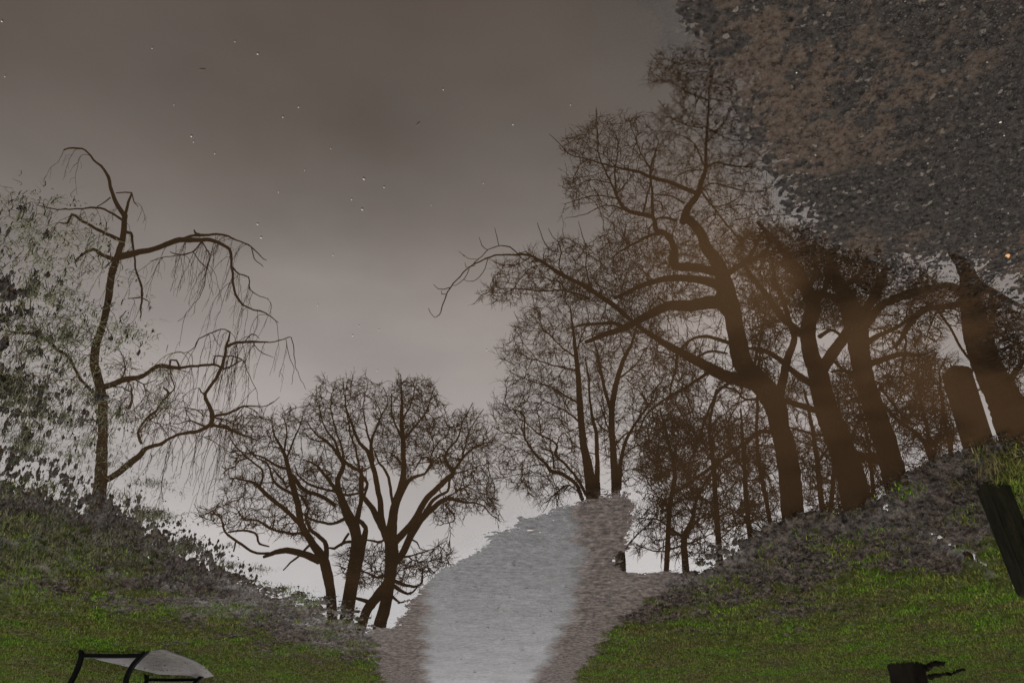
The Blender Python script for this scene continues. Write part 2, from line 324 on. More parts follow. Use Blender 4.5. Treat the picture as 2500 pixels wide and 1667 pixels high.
def stone_mat():
    m, nt, N, L, p = mat('wet_stone'); g = N.new('ShaderNodeNewGeometry')
    L.new(ramp(nt, g.outputs['Random Per Island'], [(0, (.007, .007, .007)), (.5, (.028, .0255, .023)), (.9, (.052, .046, .040)), (.995, (.06, .05, .04)), (.9975, (.35, .3, .24)), (1, (.5, .45, .38))]), p.inputs['Base Color'])
    p.inputs['Roughness'].default_value = .6; p.inputs['Specular IOR Level'].default_value = .12; return m
g = mesh('gravel', V, (np.arange(n)[:, None, None]*8 + of[None]).reshape(-1, 3), stone_mat()); tag(g, 'dark wet grit and small stones on the near shore of the puddle', 'gravel', kind='stuff')
# ------------------------------------------------------------------ trees
CROPS = {0: (0, 0, 1), 1: (450, 850, 2.24), 2: (0, 300, 2.412), 3: (0, 750, 2.851), 4: (1000, 500, 2.6138), 5: (1200, 850, 2.7036), 6: (1300, 80, 2.6138), 7: (1500, 550, 2.24), 8: (1900, 600, 2.24)}
def conv(c, pts):
    ox, oy, s = CROPS[c]; return [(ox + p[0]/s, oy + p[1]/s, (p[2]/s if len(p) > 2 else 0)) for p in pts]
def catmull(P, step):
    P = np.array(P, float)
    if len(P) < 3:
        n = max(2, int(np.hypot(*(P[1]-P[0])[:2])/step)); t = np.linspace(0, 1, n+1)[:, None]; return P[0]*(1-t) + P[1]*t
    Q = np.vstack([2*P[0]-P[1], P, 2*P[-1]-P[-2]]); out = []
    for i in range(1, len(Q)-2):
        a, b, c, d = Q[i-1], Q[i], Q[i+1], Q[i+2]; n = max(1, int(np.hypot(*(c-b)[:2])/step))
        for t in np.arange(n)/n: out.append(.5*((2*b) + (-a+c)*t + (2*a-5*b+4*c-d)*t*t + (-a+3*b-3*c+d)*t**3))
    out.append(Q[-2]); return np.array(out)
def tube(P, r, sides, rough=.0):
    n = len(P); T = np.gradient(P, axis=0); T /= np.linalg.norm(T, axis=1)[:, None] + 1e-9
    up = np.array([0, 1., 0]); U = np.cross(T, up); bad = np.linalg.norm(U, axis=1) < .1; U[bad] = np.cross(T[bad], [1., 0, 0])
    U /= np.linalg.norm(U, axis=1)[:, None]; Wv = np.cross(T, U)
    a = np.linspace(0, 2*math.pi, sides, endpoint=False)
    rr = r[:, None]*(1 + rough*rng.normal(0, 1, (n, sides)))
    V = P[:, None] + (U[:, None]*np.cos(a)[None, :, None] + Wv[:, None]*np.sin(a)[None, :, None])*rr[..., None]
    i = np.arange((n-1)*sides).reshape(n-1, sides); j = np.roll(i, -1, 1)
    return V.reshape(-1, 3), np.stack([i, j, j+sides, i+sides], -1).reshape(-1, 4)
class Tree:
    def __init__(s, name, label, cat, D, seed, depth=.35, wig=1.0, m=None, group=None, tw=1.5):
        s.name, s.label, s.cat, s.D, s.depth, s.wig, s.m, s.group, s.tw = name, label, cat, D, depth, wig, m or M_bark, group, tw
        s.rg = np.random.default_rng(seed); s.polys = []; s.N = np.zeros((0, 3)); s.Rd = np.zeros(0); s.Dr = np.zeros((0, 3)); s.px = np.zeros((0, 2)); s.segs = []
    def addnodes(s, P, r, px=None):
        T = np.gradient(P, axis=0) if len(P) > 1 else np.zeros_like(P); T = T/(np.linalg.norm(T, axis=1)[:, None] + 1e-9)
        s.N = np.vstack([s.N, P]); s.Rd = np.concatenate([s.Rd, r]); s.Dr = np.vstack([s.Dr, T])
        if px is None: px = np.full((len(P), 2), 1e9)
        s.px = np.vstack([s.px, px])
    def limb(s, c, *pts, ground=False, foot=False):
        if pts[0] == 'foot': foot = True; pts = pts[1:]
        pts = conv(c, [p if len(p) > 2 else p + (None,) for p in pts] if False else pts)
        Q = catmull(pts, 9.0); n = len(Q)
        w = np.maximum(Q[:, 2], 1.0)
        ph = s.rg.uniform(0, 6.28, 4); t = np.arange(n)
        amp = s.wig*np.clip(9/(w**.5*3), .6, 3.0)*np.minimum(t/4, 1)
        Q[:, 0] += amp*(np.sin(t*.9+ph[0]) + .7*np.sin(t*1.9+ph[1]))*.6; Q[:, 1] += amp*(np.sin(t*.8+ph[2]) + .7*np.sin(t*2.1+ph[3]))*.6
        y0 = s.D
        if len(s.px) and not ground:
            d = np.hypot(s.px[:, 0]-Q[0, 0], s.px[:, 1]-Q[0, 1]); y0 = s.N[np.argmin(d), 1]
        sc = pxscale(Q[:, 1], s.D); ln = np.concatenate([[0], np.cumsum(np.hypot(*np.diff(Q[:, :2], axis=0).T)*sc[1:])])
        g = 0 if ground else s.rg.uniform(-1, 1)*s.depth + s.rg.choice([-1, 1])*s.depth*.5
        Yd = y0 + g*ln*(.12 if ground else 1) + .05*np.sin(ln*2+ph[0])
        P = np.array([refl(q[0], q[1], yy) for q, yy in zip(Q, Yd)]); r = w*pxscale(Q[:, 1], Yd)/2
        if ground or foot:
            lean = (P[0]-P[3])/max(P[3][2]-P[0][2], .05); L = P[0][2] + .12; k = max(3, int(L/.25)); t = np.linspace(1, 0, k, endpoint=False)[:, None]
            dx = np.clip(lean[0], -.35, .35)*L*.6
            E = P[0] + np.array([dx, 0, -L])*t; re = r[0]*(1 + .35*t[:, 0] + .5*t[:, 0]**4)
            P = np.vstack([E, P]); r = np.concatenate([re, r]); Q = np.vstack([np.full((k, 3), 1e9), Q])
        s.polys.append((P, r)); s.addnodes(P, r, Q[:, :2]); return s
    def fill(s, c, poly, n, spread=1.6, rt=.0042, gn=.016, seg=.13, curl=.35, twigs=2.0, tlen=.22, droop=0, up=.0):
        n = int(n*1.75); twigs *= 1.35
        poly = np.array([p[:2] for p in conv(c, poly)]); lo, hi = poly.min(0), poly.max(0)
        q = s.rg.uniform(lo, hi, (n*6, 2)); q = q[sdist(q[:, 0], q[:, 1], poly) + 45*fbm(q[:, 0], q[:, 1], 1/70, 3, n) - s.rg.uniform(0, 28, len(q)) > -8][:n]
        Yd = s.D + s.rg.uniform(-1, 1, len(q))*spread
        Att = np.array([refl(a[0], a[1], yy) for a, yy in zip(q, Yd)])
        cap = len(s.N) + len(Att)*14
        NN = np.zeros((cap, 3)); RR = np.zeros(cap); DD = np.zeros((cap, 3)); m = len(s.N); NN[:m] = s.N; RR[:m] = s.Rd; DD[:m] = s.Dr
        d0 = np.array([np.min(((NN[:m]-a)**2).sum(1)) for a in Att]); new0 = m
        key = d0 + s.rg.uniform(0, .3, len(d0)); coarse = s.rg.uniform(0, 1, len(d0)) < min(.16, 160/len(d0)); key[coarse] -= 1e4
        rt_, gn_ = rt, gn
        for ai in np.argsort(key):
            a = Att[ai]; rt, gn = (rt_*1.7, gn_*1.7) if coarse[ai] else (rt_, gn_)
            v = a - NN[:m]; d = np.sqrt((v**2).sum(1)) + 1e-6
            cosd = (v*DD[:m]).sum(1)/d
            cost = d*(1.45 - .55*cosd) + np.where(RR[:m] > .12, .25, 0)
            i = int(np.argmin(cost)); L = d[i]
            if L < .12: continue
            n_ = max(3, int(L/seg)); p0 = NN[i]; dr = DD[i]*.6 + v[i]/L*.9 + np.array([0, 0, up]); dr /= np.linalg.norm(dr)
            t = np.linspace(0, 1, n_+1)[1:, None]; c1 = p0 + dr*L*.36
            P = (1-t)**2*p0 + 2*t*(1-t)*c1 + t*t*a
            wv = s.rg.normal(0, 1, (n_, 3))*curl*.6*seg*np.sin(np.minimum(t*3, 1)*1.57); P = P + wv*.6; 
            r0 = min(RR[i]*.75, rt + gn*L*.5 + .002); r = r0 + (rt - r0)*t[:, 0]**.8
            if m + n_ >= cap: break
            full = np.vstack([p0, P]); rr = np.concatenate([[min(r0*1.1, RR[i])], r])
            s.segs.append((full[:-1], full[1:], rr[:-1], rr[1:]))
            T = np.diff(full, axis=0); T /= np.linalg.norm(T, axis=1)[:, None] + 1e-9
            NN[m:m+n_] = P; RR[m:m+n_] = r; DD[m:m+n_] = T; m += n_
        s.N, s.Rd, s.Dr = NN[:m].copy(), RR[:m].copy(), DD[:m].copy(); s.px = np.vstack([s.px, np.full((m - len(s.px), 2), 1e9)])
        s.twig(np.arange(new0, m), twigs, tlen, rt_*.8, droop); return s
    def twig(s, ids, per, tlen, rt, droop=0, lv=2):
        ids = ids[s.rg.uniform(0, 1, len(ids)) < .9]; k = s.rg.poisson(per, len(ids)); i = np.repeat(ids, k); base, dr = s.N[i], s.Dr[i]; rb = np.minimum(s.Rd[i]*.7, rt*1.3)
        for l in range(lv):
            n = len(base)
            if not n: return
            rv = s.rg.normal(0, 1, (n, 3)); rv /= np.linalg.norm(rv, axis=1)[:, None]
            d = dr*1.0 + rv*.62 + np.array([0, 0, -droop]); d /= np.linalg.norm(d, axis=1)[:, None]
            ln = tlen*s.rg.uniform(.35, 1.1, n)[:, None]*(1 if l == 0 else .6)
            m1 = base + d*ln*.5; b2 = d + s.rg.normal(0, .16, (n, 3)); b2 /= np.linalg.norm(b2, axis=1)[:, None]; e = m1 + b2*ln*.5
            s.segs.append((base, m1, rb, rb*.85)); s.segs.append((m1, e, rb*.85, rb*.6))
            pick = s.rg.uniform(0, 1, n) < .6; base, dr, rb = np.vstack([m1[pick], e[pick]]), np.vstack([d[pick], b2[pick]]), np.concatenate([rb[pick], rb[pick]])*.8
    def weep(s, n, L, xr, side=.12):
        w = s.px[:, 0]; ok = np.where((w > xr[0]) & (w < xr[1]) & (s.Rd < .09))[0]
        for i in s.rg.choice(ok, n):
            k = int(s.rg.uniform(.35, 1)*L/.11) + 2; p = s.N[i].copy(); P = [p.copy()]; d = s.rg.normal(0, 1, 3)*.8; d[2] = -.3
            for j in range(k):
                d = d*.72 + np.array([0, 0, -.45]) + s.rg.normal(0, side, 3); u = d/np.linalg.norm(d); p = p + u*.11; P.append(p.copy())
            P = np.array(P); r = np.linspace(.0052, .0026, len(P)); s.segs.append((P[:-1], P[1:], r[:-1], r[1:]))
            for j in range(1, len(P)-1):
                if s.rg.uniform() < .42:
                    q = P[j]; e = q + np.array([s.rg.normal(0, .05), s.rg.normal(0, .05), -.1]); e2 = e + np.array([s.rg.normal(0, .03), s.rg.normal(0, .03), -s.rg.uniform(.08, .35)])
                    s.segs.append((np.array([q, e]), np.array([e, e2]), np.array([.003, .0026]), np.array([.0026, .002])))
        return s
    def build(s):
        root = empty(s.name, (float(s.polys[0][0][0][0]), float(s.polys[0][0][0][1]), 0), s.label, s.cat, s.group)
        off = np.array(root.location)
        V, Fq = tube(*s.polys[0], 14, .03); mesh('trunk', V-off, Fq, s.m, root, True)
        Vs, Fs, b = [], [], 0
        for P, r in s.polys[1:]:
            V, Fq = tube(P, r, 8 if r.max() > .04 else 5, .03); Vs.append(V); Fs.append(Fq+b); b += len(V)
        if Vs: mesh('limbs', np.vstack(Vs)-off, np.vstack(Fs), s.m, root, True)
        if s.segs:
            a = np.vstack([q[0] for q in s.segs]); e = np.vstack([q[1] for q in s.segs]); ra = np.concatenate([q[2] for q in s.segs])*s.tw; re = np.concatenate([q[3] for q in s.segs])*s.tw
            T = e-a; T /= np.linalg.norm(T, axis=1)[:, None] + 1e-9; U = np.cross(T, np.array([.31, .9, .3])); U /= np.linalg.norm(U, axis=1)[:, None] + 1e-9; Wv = np.cross(T, U)
            rings = []
            for P, r in ((a, ra), (e + T*.004, re)):
                for k in range(3):
                    an = k*2.0944; rings.append(P + (U*math.cos(an) + Wv*math.sin(an))*r[:, None])
            V = np.stack(rings, 1).reshape(-1, 3); k = np.arange(len(a))[:, None, None]*6
            Fq = (k + np.array([[0, 1, 4, 3], [1, 2, 5, 4], [2, 0, 3, 5]])[None]).reshape(-1, 4)
            mesh('crown', V-off, Fq, M_twig, root)
        return root
#TREES
exec_trees = True
# weeping tree on the left
t = Tree('weeping_tree', 'tall weeping tree with drooping bare limbs, mirrored behind the grassy shallows', 'tree', 13.0, 1, .25, 1.1, M_birch, None, 1.25)
t.limb(3, (700,1230,85),(710,1000,72),(715,880,62),(715,740,62),(700,570,62),(660,420,58),(662,290,55),(690,200,50),(722,95,45),(745,0,45),(765,-140,46),(785,-260,46),(820,-360,42),(850,-460,38),(865,-560,36),(868,-640,34), ground=True)
t.limb(2, (735,550,30),(690,480,24),(655,400,20),(640,320,18),(610,270,15),(550,220,12),(505,160,10),(430,148,11),(375,162,8))
t.limb(2, (735,560,20),(755,470,15),(775,412,10),(740,405,8),(680,415,7)); t.limb(2, (775,412,8),(792,470,6),(815,495,4))
t.limb(2, (725,575,15),(640,520,12),(560,500,12),(460,505,9),(360,512,8),(270,495,7),(215,490,4)); t.limb(2, (650,440,8),(600,480,6),(570,495,5))
t.limb(2, (705,690,26),(620,650,20),(560,620,18),(470,570,18),(425,535,14),(400,590,13),(350,590,8))
t.limb(2, (660,800,28),(600,775,22),(550,745,20),(480,780,14),(440,820,10))
t.limb(2, (730,640,22),(772,650,18),(785,740,12),(800,860,11),(828,950,13),(838,1030,12),(828,1100,9),(825,1150,5)); t.limb(2, (838,1025,10),(800,1030,8),(755,1035,5)); t.limb(2, (838,1030,8),(875,1050,5),(880,1110,3))
t.limb(2, (690,790,44),(820,762,34),(900,745,30),(980,715,30),(1060,690,32),(1190,690,24),(1260,695,22),(1350,745,18),(1365,840,15),(1375,960,14),(1410,1050,13),(1480,1095,9),(1560,1120,8),(1640,1172,4))
t.limb(2, (1060,690,16),(1120,668,16),(1190,660,18),(1210,662,16),(1320,660,13),(1390,690,10),(1480,730,8),(1530,780,6),(1570,812,4)); t.limb(2, (1190,662,14),(1150,650,14),(1142,630,8))
t.limb(2, (1370,855,10),(1410,890,9),(1460,905,8),(1470,960,7),(1490,1000,6),(1580,1035,3)); t.limb(2, (1480,730,7),(1500,800,6),(1550,850,4))
t.limb(2, (1185,700,9),(1130,765,9),(1050,775,8),(1000,755,5)); t.limb(2, (1190,700,9),(1235,780,7),(1215,850,7),(1210,930,6),(1180,1010,4),(1100,1120,3),(1050,1170,3)); t.limb(2, (1140,762,6),(1165,800,6),(1215,850,6))
t.limb(2, (1050,780,6),(960,795,4),(890,810,3))
t.limb(3, (705,560,44),(800,530,40),(880,500,40),(990,480,30),(1100,410,30),(1180,415,32),(1250,425,22),(1300,415,18),(1480,400,18),(1560,430,13),(1620,400,12),(1680,370,8))
t.limb(3, (1180,410,14),(1190,365,14),(1230,370,14),(1245,420,14))
t.limb(3, (710,1210,44),(760,1190,42),(850,1130,45),(960,1040,42),(1020,980,30),(1110,955,26),(1180,910,20),(1260,882,20),(1350,868,24),(1430,840,26),(1470,815,34),(1475,740,32),(1445,660,25),(1430,600,22),(1500,500,21),(1548,400,23),(1575,280,19),(1600,170,10),(1560,155,8),(1480,175,8),(1380,220,8),(1360,280,6),(1310,310,5),(1230,310,3))
t.limb(3, (1430,612,13),(1400,590,11),(1388,560,7))
t.limb(3, (1575,275,24),(1650,245,20),(1750,240,17),(1850,245,11),(1940,230,8),(2030,215,7),(2045,330,6),(2080,480,4),(2138,570,3)); t.limb(3, (1700,245,8),(1755,185,8),(1800,212,4)); t.limb(3, (1990,222,5),(2005,300,5),(2040,420,4),(2035,540,3))
t.limb(3, (1490,400,13),(1497,340,12),(1560,345,10),(1650,345,10),(1700,380,8),(1720,450,6),(1780,560,4),(1790,640,3)); t.limb(3, (1760,245,7),(1800,300,6),(1860,330,5),(1910,345,3)); t.limb(3, (1480,180,5),(1500,230,5),(1535,270,3)); t.limb(3, (1640,250,6),(1660,310,5),(1640,380,4))
t.limb(3, (1465,820,28),(1530,830,24),(1600,850,22),(1700,890,14),(1800,930,8)); t.limb(3, (1478,760,20),(1580,740,19),(1700,690,13),(1800,690,8),(1890,670,6),(1945,630,4)); t.limb(3, (1500,770,14),(1560,780,12),(1600,800,12),(1660,770,8),(1720,720,5)); t.limb(3, (1700,690,8),(1760,710,7),(1820,760,5)); t.limb(3, (1540,790,12),(1530,810,12),(1590,825,10))
t.limb(3, (1430,830,16),(1320,790,10),(1240,810,7),(1190,800,4)); t.limb(3, (1420,760,9),(1380,720,8),(1290,695,6),(1220,720,4)); t.limb(3, (1330,790,7),(1300,740,6),(1285,690,5),(1275,620,4))
t.limb(3, (985,950,20),(960,870,20),(1000,800,16),(1050,750,18),(1090,715,15),(1130,650,15),(1180,600,20),(1135,560,12)); t.limb(3, (1010,790,12),(1070,770,9),(1110,720,7),(1170,700,4)); t.limb(3, (1180,600,12),(1215,560,9),(1190,480,7),(1150,430,6)); t.limb(3, (900,700,22),(920,640,16),(915,560,12))
t.limb(3, (700,640,24),(560,500,20),(480,350,20),(400,300,24),(340,240,20),(280,200,17),(200,182,22),(90,170,16),(0,160,8)); t.limb(3, (400,300,10),(430,260,8),(470,290,5)); t.limb(3, (395,510,5),(300,490,6),(200,455,7)); t.limb(3, (480,350,10),(420,420,6),(300,490,6))
t.weep(45, 1.5, (380, 560)); t.weep(45, 1.6, (560, 700)); t.weep(40, 1.1, (430, 600)); t.weep(60, 1.3, (60, 380), .2)
t.fill(3, [(0,0),(620,20),(640,700),(500,800),(100,500),(0,300)], 60, .8, twigs=1.2, tlen=.3, droop=.5); t.fill(3, [(760,250),(1250,450),(1250,800),(1000,900),(780,700)], 45, .6, twigs=1.5, tlen=.3, droop=.5); t.fill(3, [(1200,600),(1900,640),(1800,960),(1500,960),(1240,860)], 40, .6, twigs=1.2, tlen=.25, droop=.5)
t.build()
# three oaks left of the path
OG = 'oaks beside the path'
t = Tree('oak_tree', 'spreading bare oak with a low drooping limb, leftmost of the three left of the path', 'tree', 17.0, 2, .5, 1.0, group=OG)
t.limb(1, (800,1330,52),(775,1200,56),(745,1130,50),(690,1050,38),(640,960,36),(620,850,34),(590,740,32),(570,660,26),(540,560,18),(490,470,10),(480,380,5), ground=True)
for q in [[(772,1180,36),(775,1080,26),(740,1030,22),(690,990,20),(665,930,16),(680,880,14),(640,810,14)],[(740,1160,44),(640,1120,38),(560,1105,34),(480,1120,26),(435,1140,16)],[(690,1050,20),(640,1010,16),(590,1012,16),(480,990,14),(400,940,11),(330,940,8),(300,900,5)],
  [(650,975,26),(560,890,24),(450,800,22),(390,740,19),(330,720,11),(245,710,6)],[(410,760,16),(430,680,12),(350,600,10),(280,540,8),(240,470,5)],[(595,700,24),(650,770,22),(750,810,22),(830,860,22)],[(600,800,20),(500,740,14),(460,640,10),(400,600,8),(330,530,6)],[(570,660,20),(500,640,14),(420,590,10),(330,570,7),(260,560,5)],
  [(560,600,12),(600,500,10),(640,400,6),(660,330,4)],[(545,570,12),(560,460,9),(540,370,5)],[(600,720,16),(560,760,14),(540,720,12),(500,680,9)],[(700,1060,16),(620,1140,12),(580,1170,10),(540,1215,6)],
  [(480,1120,14),(420,1120,14),(370,1110,14),(280,1050,15),(220,1000,13),(200,930,9),(140,900,6),(60,920,3)],[(240,1005,10),(320,995,12),(390,1010,13),(410,1070,12),(465,1080,8)],[(280,1060,10),(270,1110,8)]]: t.limb(1, *q)
t.fill(1, [(60,900),(150,800),(180,640),(230,440),(330,400),(470,320),(600,340),(650,500),(700,700),(720,900),(690,1060),(500,1040),(380,980),(200,1010),(80,960)], 620, 1.4, rt=.0042, gn=.024, seg=.12, curl=.6, twigs=.85, tlen=.17)
t.build()
t = Tree('oak_tree', 'twin stemmed bare oak, the middle one of three left of the path', 'tree', 17.6, 3, .5, 1.0, group=OG)
t.limb(1, (890,1330,38),(915,1180,38),(940,1060,54),(930,980,60),(890,900,52),(855,810,38),(838,720,28),(872,640,24),(840,580,20),(780,510,14),(720,470,9),(670,400,5), ground=True)
for q in [['foot',(925,1330,40),(950,1200,40),(975,1070,42),(990,980,26),(950,940,26)],[(935,960,40),(960,870,26),(970,760,24),(965,680,20),(905,640,20),(850,590,16),(820,500,12),(760,420,8),(740,300,5)],[(965,690,20),(1000,740,16),(985,810,14)],[(850,810,22),(790,720,18),(720,640,13),(650,610,7)],
  [(880,930,22),(800,960,16),(700,935,14),(640,900,8)],[(850,800,14),(920,800,14),(980,780,11),(1000,740,9)],[(820,780,14),(740,765,14),(680,740,13),(620,690,9),(600,640,6)],[(870,640,16),(860,540,12),(820,420,9),(800,280,6),(830,190,4)],[(945,1060,18),(880,1060,17),(820,1092,16),(785,1088,8)],[(900,1010,14),(880,1040,14),(855,1080,12)],[(965,690,14),(940,570,12),(900,430,8),(880,260,5),(900,170,4)],[(780,510,9),(700,500,7),(650,460,5)]]: t.limb(1, *q)
t.fill(1, [(630,370),(700,230),(790,180),(880,150),(980,155),(1000,330),(960,500),(960,800),(940,960),(800,980),(680,900),(690,700)], 620, 1.4, rt=.0042, gn=.024, seg=.12, curl=.6, twigs=.85, tlen=.17)
t.build()
t = Tree('oak_tree', 'largest bare oak with two leaning stems, nearest of three to the path', 'tree', 16.5, 4, .5, 1.0, group=OG)
t.limb(1, (1075,1490,70),(1105,1380,64),(1125,1250,64),(1135,1120,74),(1130,1030,66),(1140,930,52),(1155,850,46),(1190,740,36),(1200,640,28),(1195,500,26),(1188,380,20),(1190,250,10),(1180,150,4), ground=True)
for q in [['foot',(980,1480,54),(1005,1420,54),(1060,1350,56),(1120,1270,56)],[(1125,1060,58),(1080,970,42),(1030,880,32),(980,810,25),(960,740,18),(975,650,12)],[(1090,990,34),(1075,900,34),(1070,830,30),(1050,730,28),(1030,640,26),(1000,560,22),(960,520,18),(910,400,13),(880,300,8),(870,170,4)],[(1030,620,22),(1022,530,19),(1050,430,10),(1110,300,6),(1090,210,4)],[(1022,530,14),(990,420,9),(980,290,6),(1010,180,4)],
  [(1155,1170,40),(1200,1110,40),(1240,1020,40),(1290,940,42),(1350,880,34),(1430,825,24),(1530,840,14),(1620,855,9),(1690,920,5)],[(1150,1060,44),(1250,950,38),(1320,830,34),(1420,730,32),(1470,680,28),(1430,620,18),(1440,560,13),(1500,480,9),(1530,380,6),(1580,300,4)],[(1300,920,24),(1370,820,20),(1440,780,15),(1450,720,12)],[(1460,690,16),(1540,580,14),(1640,520,8),(1720,500,4)],[(1520,600,9),(1560,450,7),(1640,330,4)],
  [(1160,845,36),(1220,730,28),(1270,700,18),(1320,680,14),(1350,610,13),(1300,600,11),(1270,650,8)],[(1340,620,9),(1370,540,8),(1440,470,5)],[(1200,660,14),(1170,610,12),(1130,570,8)],[(1195,500,20),(1260,430,12),(1330,330,8),(1360,220,4)],[(1200,520,14),(1140,380,10),(1130,250,6)],[(1190,400,12),(1240,300,8),(1270,190,4)],[(1140,850,18),(1110,690,16),(1060,620,12),(1040,560,8)],
  [(1120,1260,26),(1230,1300,16),(1290,1290,14),(1305,1210,8)],[(1130,1290,26),(1220,1340,15),(1270,1310,8)],[(1110,1330,22),(1180,1390,10),(1230,1370,5)],[(1110,1240,16),(1050,1250,14),(960,1210,7)],[(1020,1390,24),(960,1370,18),(920,1360,10)],[(1430,860,11),(1480,930,8),(1400,970,4)],[(1230,1040,12),(1270,1060,9),(1290,1100,5)],[(1130,1000,14),(1080,1055,14),(1000,1050,10)],[(1160,1150,16),(1250,1130,10),(1350,1100,6),(1430,1050,4)],[(1470,690,10),(1560,660,6),(1640,640,4)],[(1440,810,9),(1560,750,6),(1650,740,4)]]: t.limb(1, *q)
t.fill(1, [(960,180),(1080,190),(1110,300),(1140,170),(1200,140),(1380,180),(1450,290),(1460,350),(1550,290),(1640,280),(1720,500),(1690,640),(1740,800),(1720,920),(1620,860),(1500,930),(1380,980),(1330,900),(1420,760),(1300,600),(1200,700),(1050,560),(1000,450)], 1250, 1.6, rt=.0042, gn=.024, seg=.12, curl=.6, twigs=.85, tlen=.17)
t.fill(1, [(1180,1100),(1450,1070),(1500,1110),(1300,1290),(1180,1370),(960,1330),(830,1220),(850,1100),(960,1100)], 260, 1.2, rt=.0046, seg=.12, curl=.5, twigs=1.0, tlen=.2)
t.build()
# tall slender pair behind the head of the path
t = Tree('ash_tree', 'slender upright tree with fine feathery twigs, rising just behind the head of the path', 'tree', 25.0, 5, .35, .7, group='slender trees behind the path')
t.limb(5, (665,980,84),(640,800,66),(603,600,46),(582,350,40),(570,150,33),(552,0,26),(545,-80,20),(530,-180,13),(520,-280,7), ground=True)
for q in [[(695,980,50),(698,750,30),(690,550,26),(670,480,21),(650,350,16),(640,200,12),(620,60,9)],[(600,1000,26),(560,900,26),(470,830,28),(390,810,28),(360,760,22),(280,690,16),(220,580,13),(210,440,9),(120,400,6),(70,400,4)],[(625,970,22),(560,850,20),(490,770,18),(420,700,19),(435,650,17),(400,610,13),(320,570,11),(250,510,9),(190,470,6)],[(410,790,14),(400,690,13),(330,665,10)],[(322,570,8),(318,480,8),(300,410,6)],[(215,575,8),(140,560,8),(80,560,6),(20,520,4)],[(430,640,9),(460,570,7),(540,540,4)],
  [(590,960,9),(500,900,8),(420,960,6),(340,1080,4)],[(575,360,16),(480,310,12),(380,250,10),(300,230,8),(170,180,5),(100,140,3)],[(572,480,13),(500,420,11),(400,370,8),(330,330,5)],[(565,150,14),(440,120,10),(330,90,8),(200,60,4)],[(560,60,13),(470,0,10),(380,-90,7),(260,-140,4)],[(560,20,12),(600,-90,9),(640,-200,6)],[(400,720,8),(300,680,6),(180,690,4),(80,740,3)],[(360,770,8),(280,770,6),(180,800,5),(60,800,3)]]: t.limb(5, *q)
t.fill(0, [(1215,830),(1265,765),(1330,700),(1440,650),(1500,700),(1480,900),(1470,1150),(1440,1200),(1380,1220),(1320,1240),(1250,1190),(1205,1150),(1215,1100),(1205,1040),(1215,1000),(1220,900)], 950, 2.2, rt=.006, seg=.2, curl=.3, twigs=1.0, tlen=.38)
t.build()
t = Tree('ash_tree', 'slender forked tree right of its taller twin behind the head of the path', 'tree', 24.0, 6, .35, .7, group='slender trees behind the path')
t.limb(5, (820,960,58),(805,700,45),(792,500,42),(800,350,38),(832,200,34),(870,80,28),(920,-20,18),(960,-150,9), ground=True)
for q in [[(792,420,28),(742,250,22),(710,100,18),(690,0,12),(660,-100,7)],[(842,930,34),(852,750,26),(892,600,22),(960,480,16),(1040,370,11),(1100,240,7)],[(790,560,14),(720,520,10),(690,470,7)],[(840,200,14),(940,120,10),(1020,0,7)],[(800,650,12),(900,560,10),(1000,540,6)],[(860,720,12),(960,640,9),(1090,600,5)],[(780,560,12),(740,440,9),(700,330,6)]]: t.limb(5, *q)
t.fill(0, [(1470,680),(1600,700),(1700,850),(1700,1000),(1640,1130),(1560,1190),(1480,1170),(1450,1000)], 700, 2.2, rt=.006, seg=.2, curl=.3, twigs=1.0, tlen=.36)
t.build()
# thicket low behind the muddy bank
t = Tree('thicket_bush', 'dense low bush with a forked stem between the path and the muddy bank', 'bush', 15.0, 7, .4, 1.0)
t.limb(5, (1275,1380,46),(1272,1250,38),(1320,1150,25),(1340,1050,19),(1400,900,17),(1487,780,13),(1560,680,8), ground=True)
for q in [[(1272,1250,22),(1170,1180,16),(1100,1130,11),(1020,1120,6)],[(1290,1220,16),(1370,1130,13),(1460,1060,8)],[(1330,1100,12),(1260,1000,9),(1180,940,6)],[(1180,1180,10),(1160,1040,8),(1060,960,5)],[(1270,1300,14),(1100,1340,10),(960,1300,7)],[(860,1560,26),(858,1430,24),(865,1350,18),(940,1250,10)],[(1280,1290,12),(1380,1260,9),(1487,1200,6)]]: t.limb(5, *q)
t.fill(0, [(1548,1220),(1560,1130),(1620,1060),(1720,1000),(1820,1060),(1900,1180),(1900,1300),(1700,1360),(1560,1370),(1545,1300)], 520, 1.3, rt=.004, seg=.1, curl=.45, twigs=1.4, tlen=.2)
t.build()
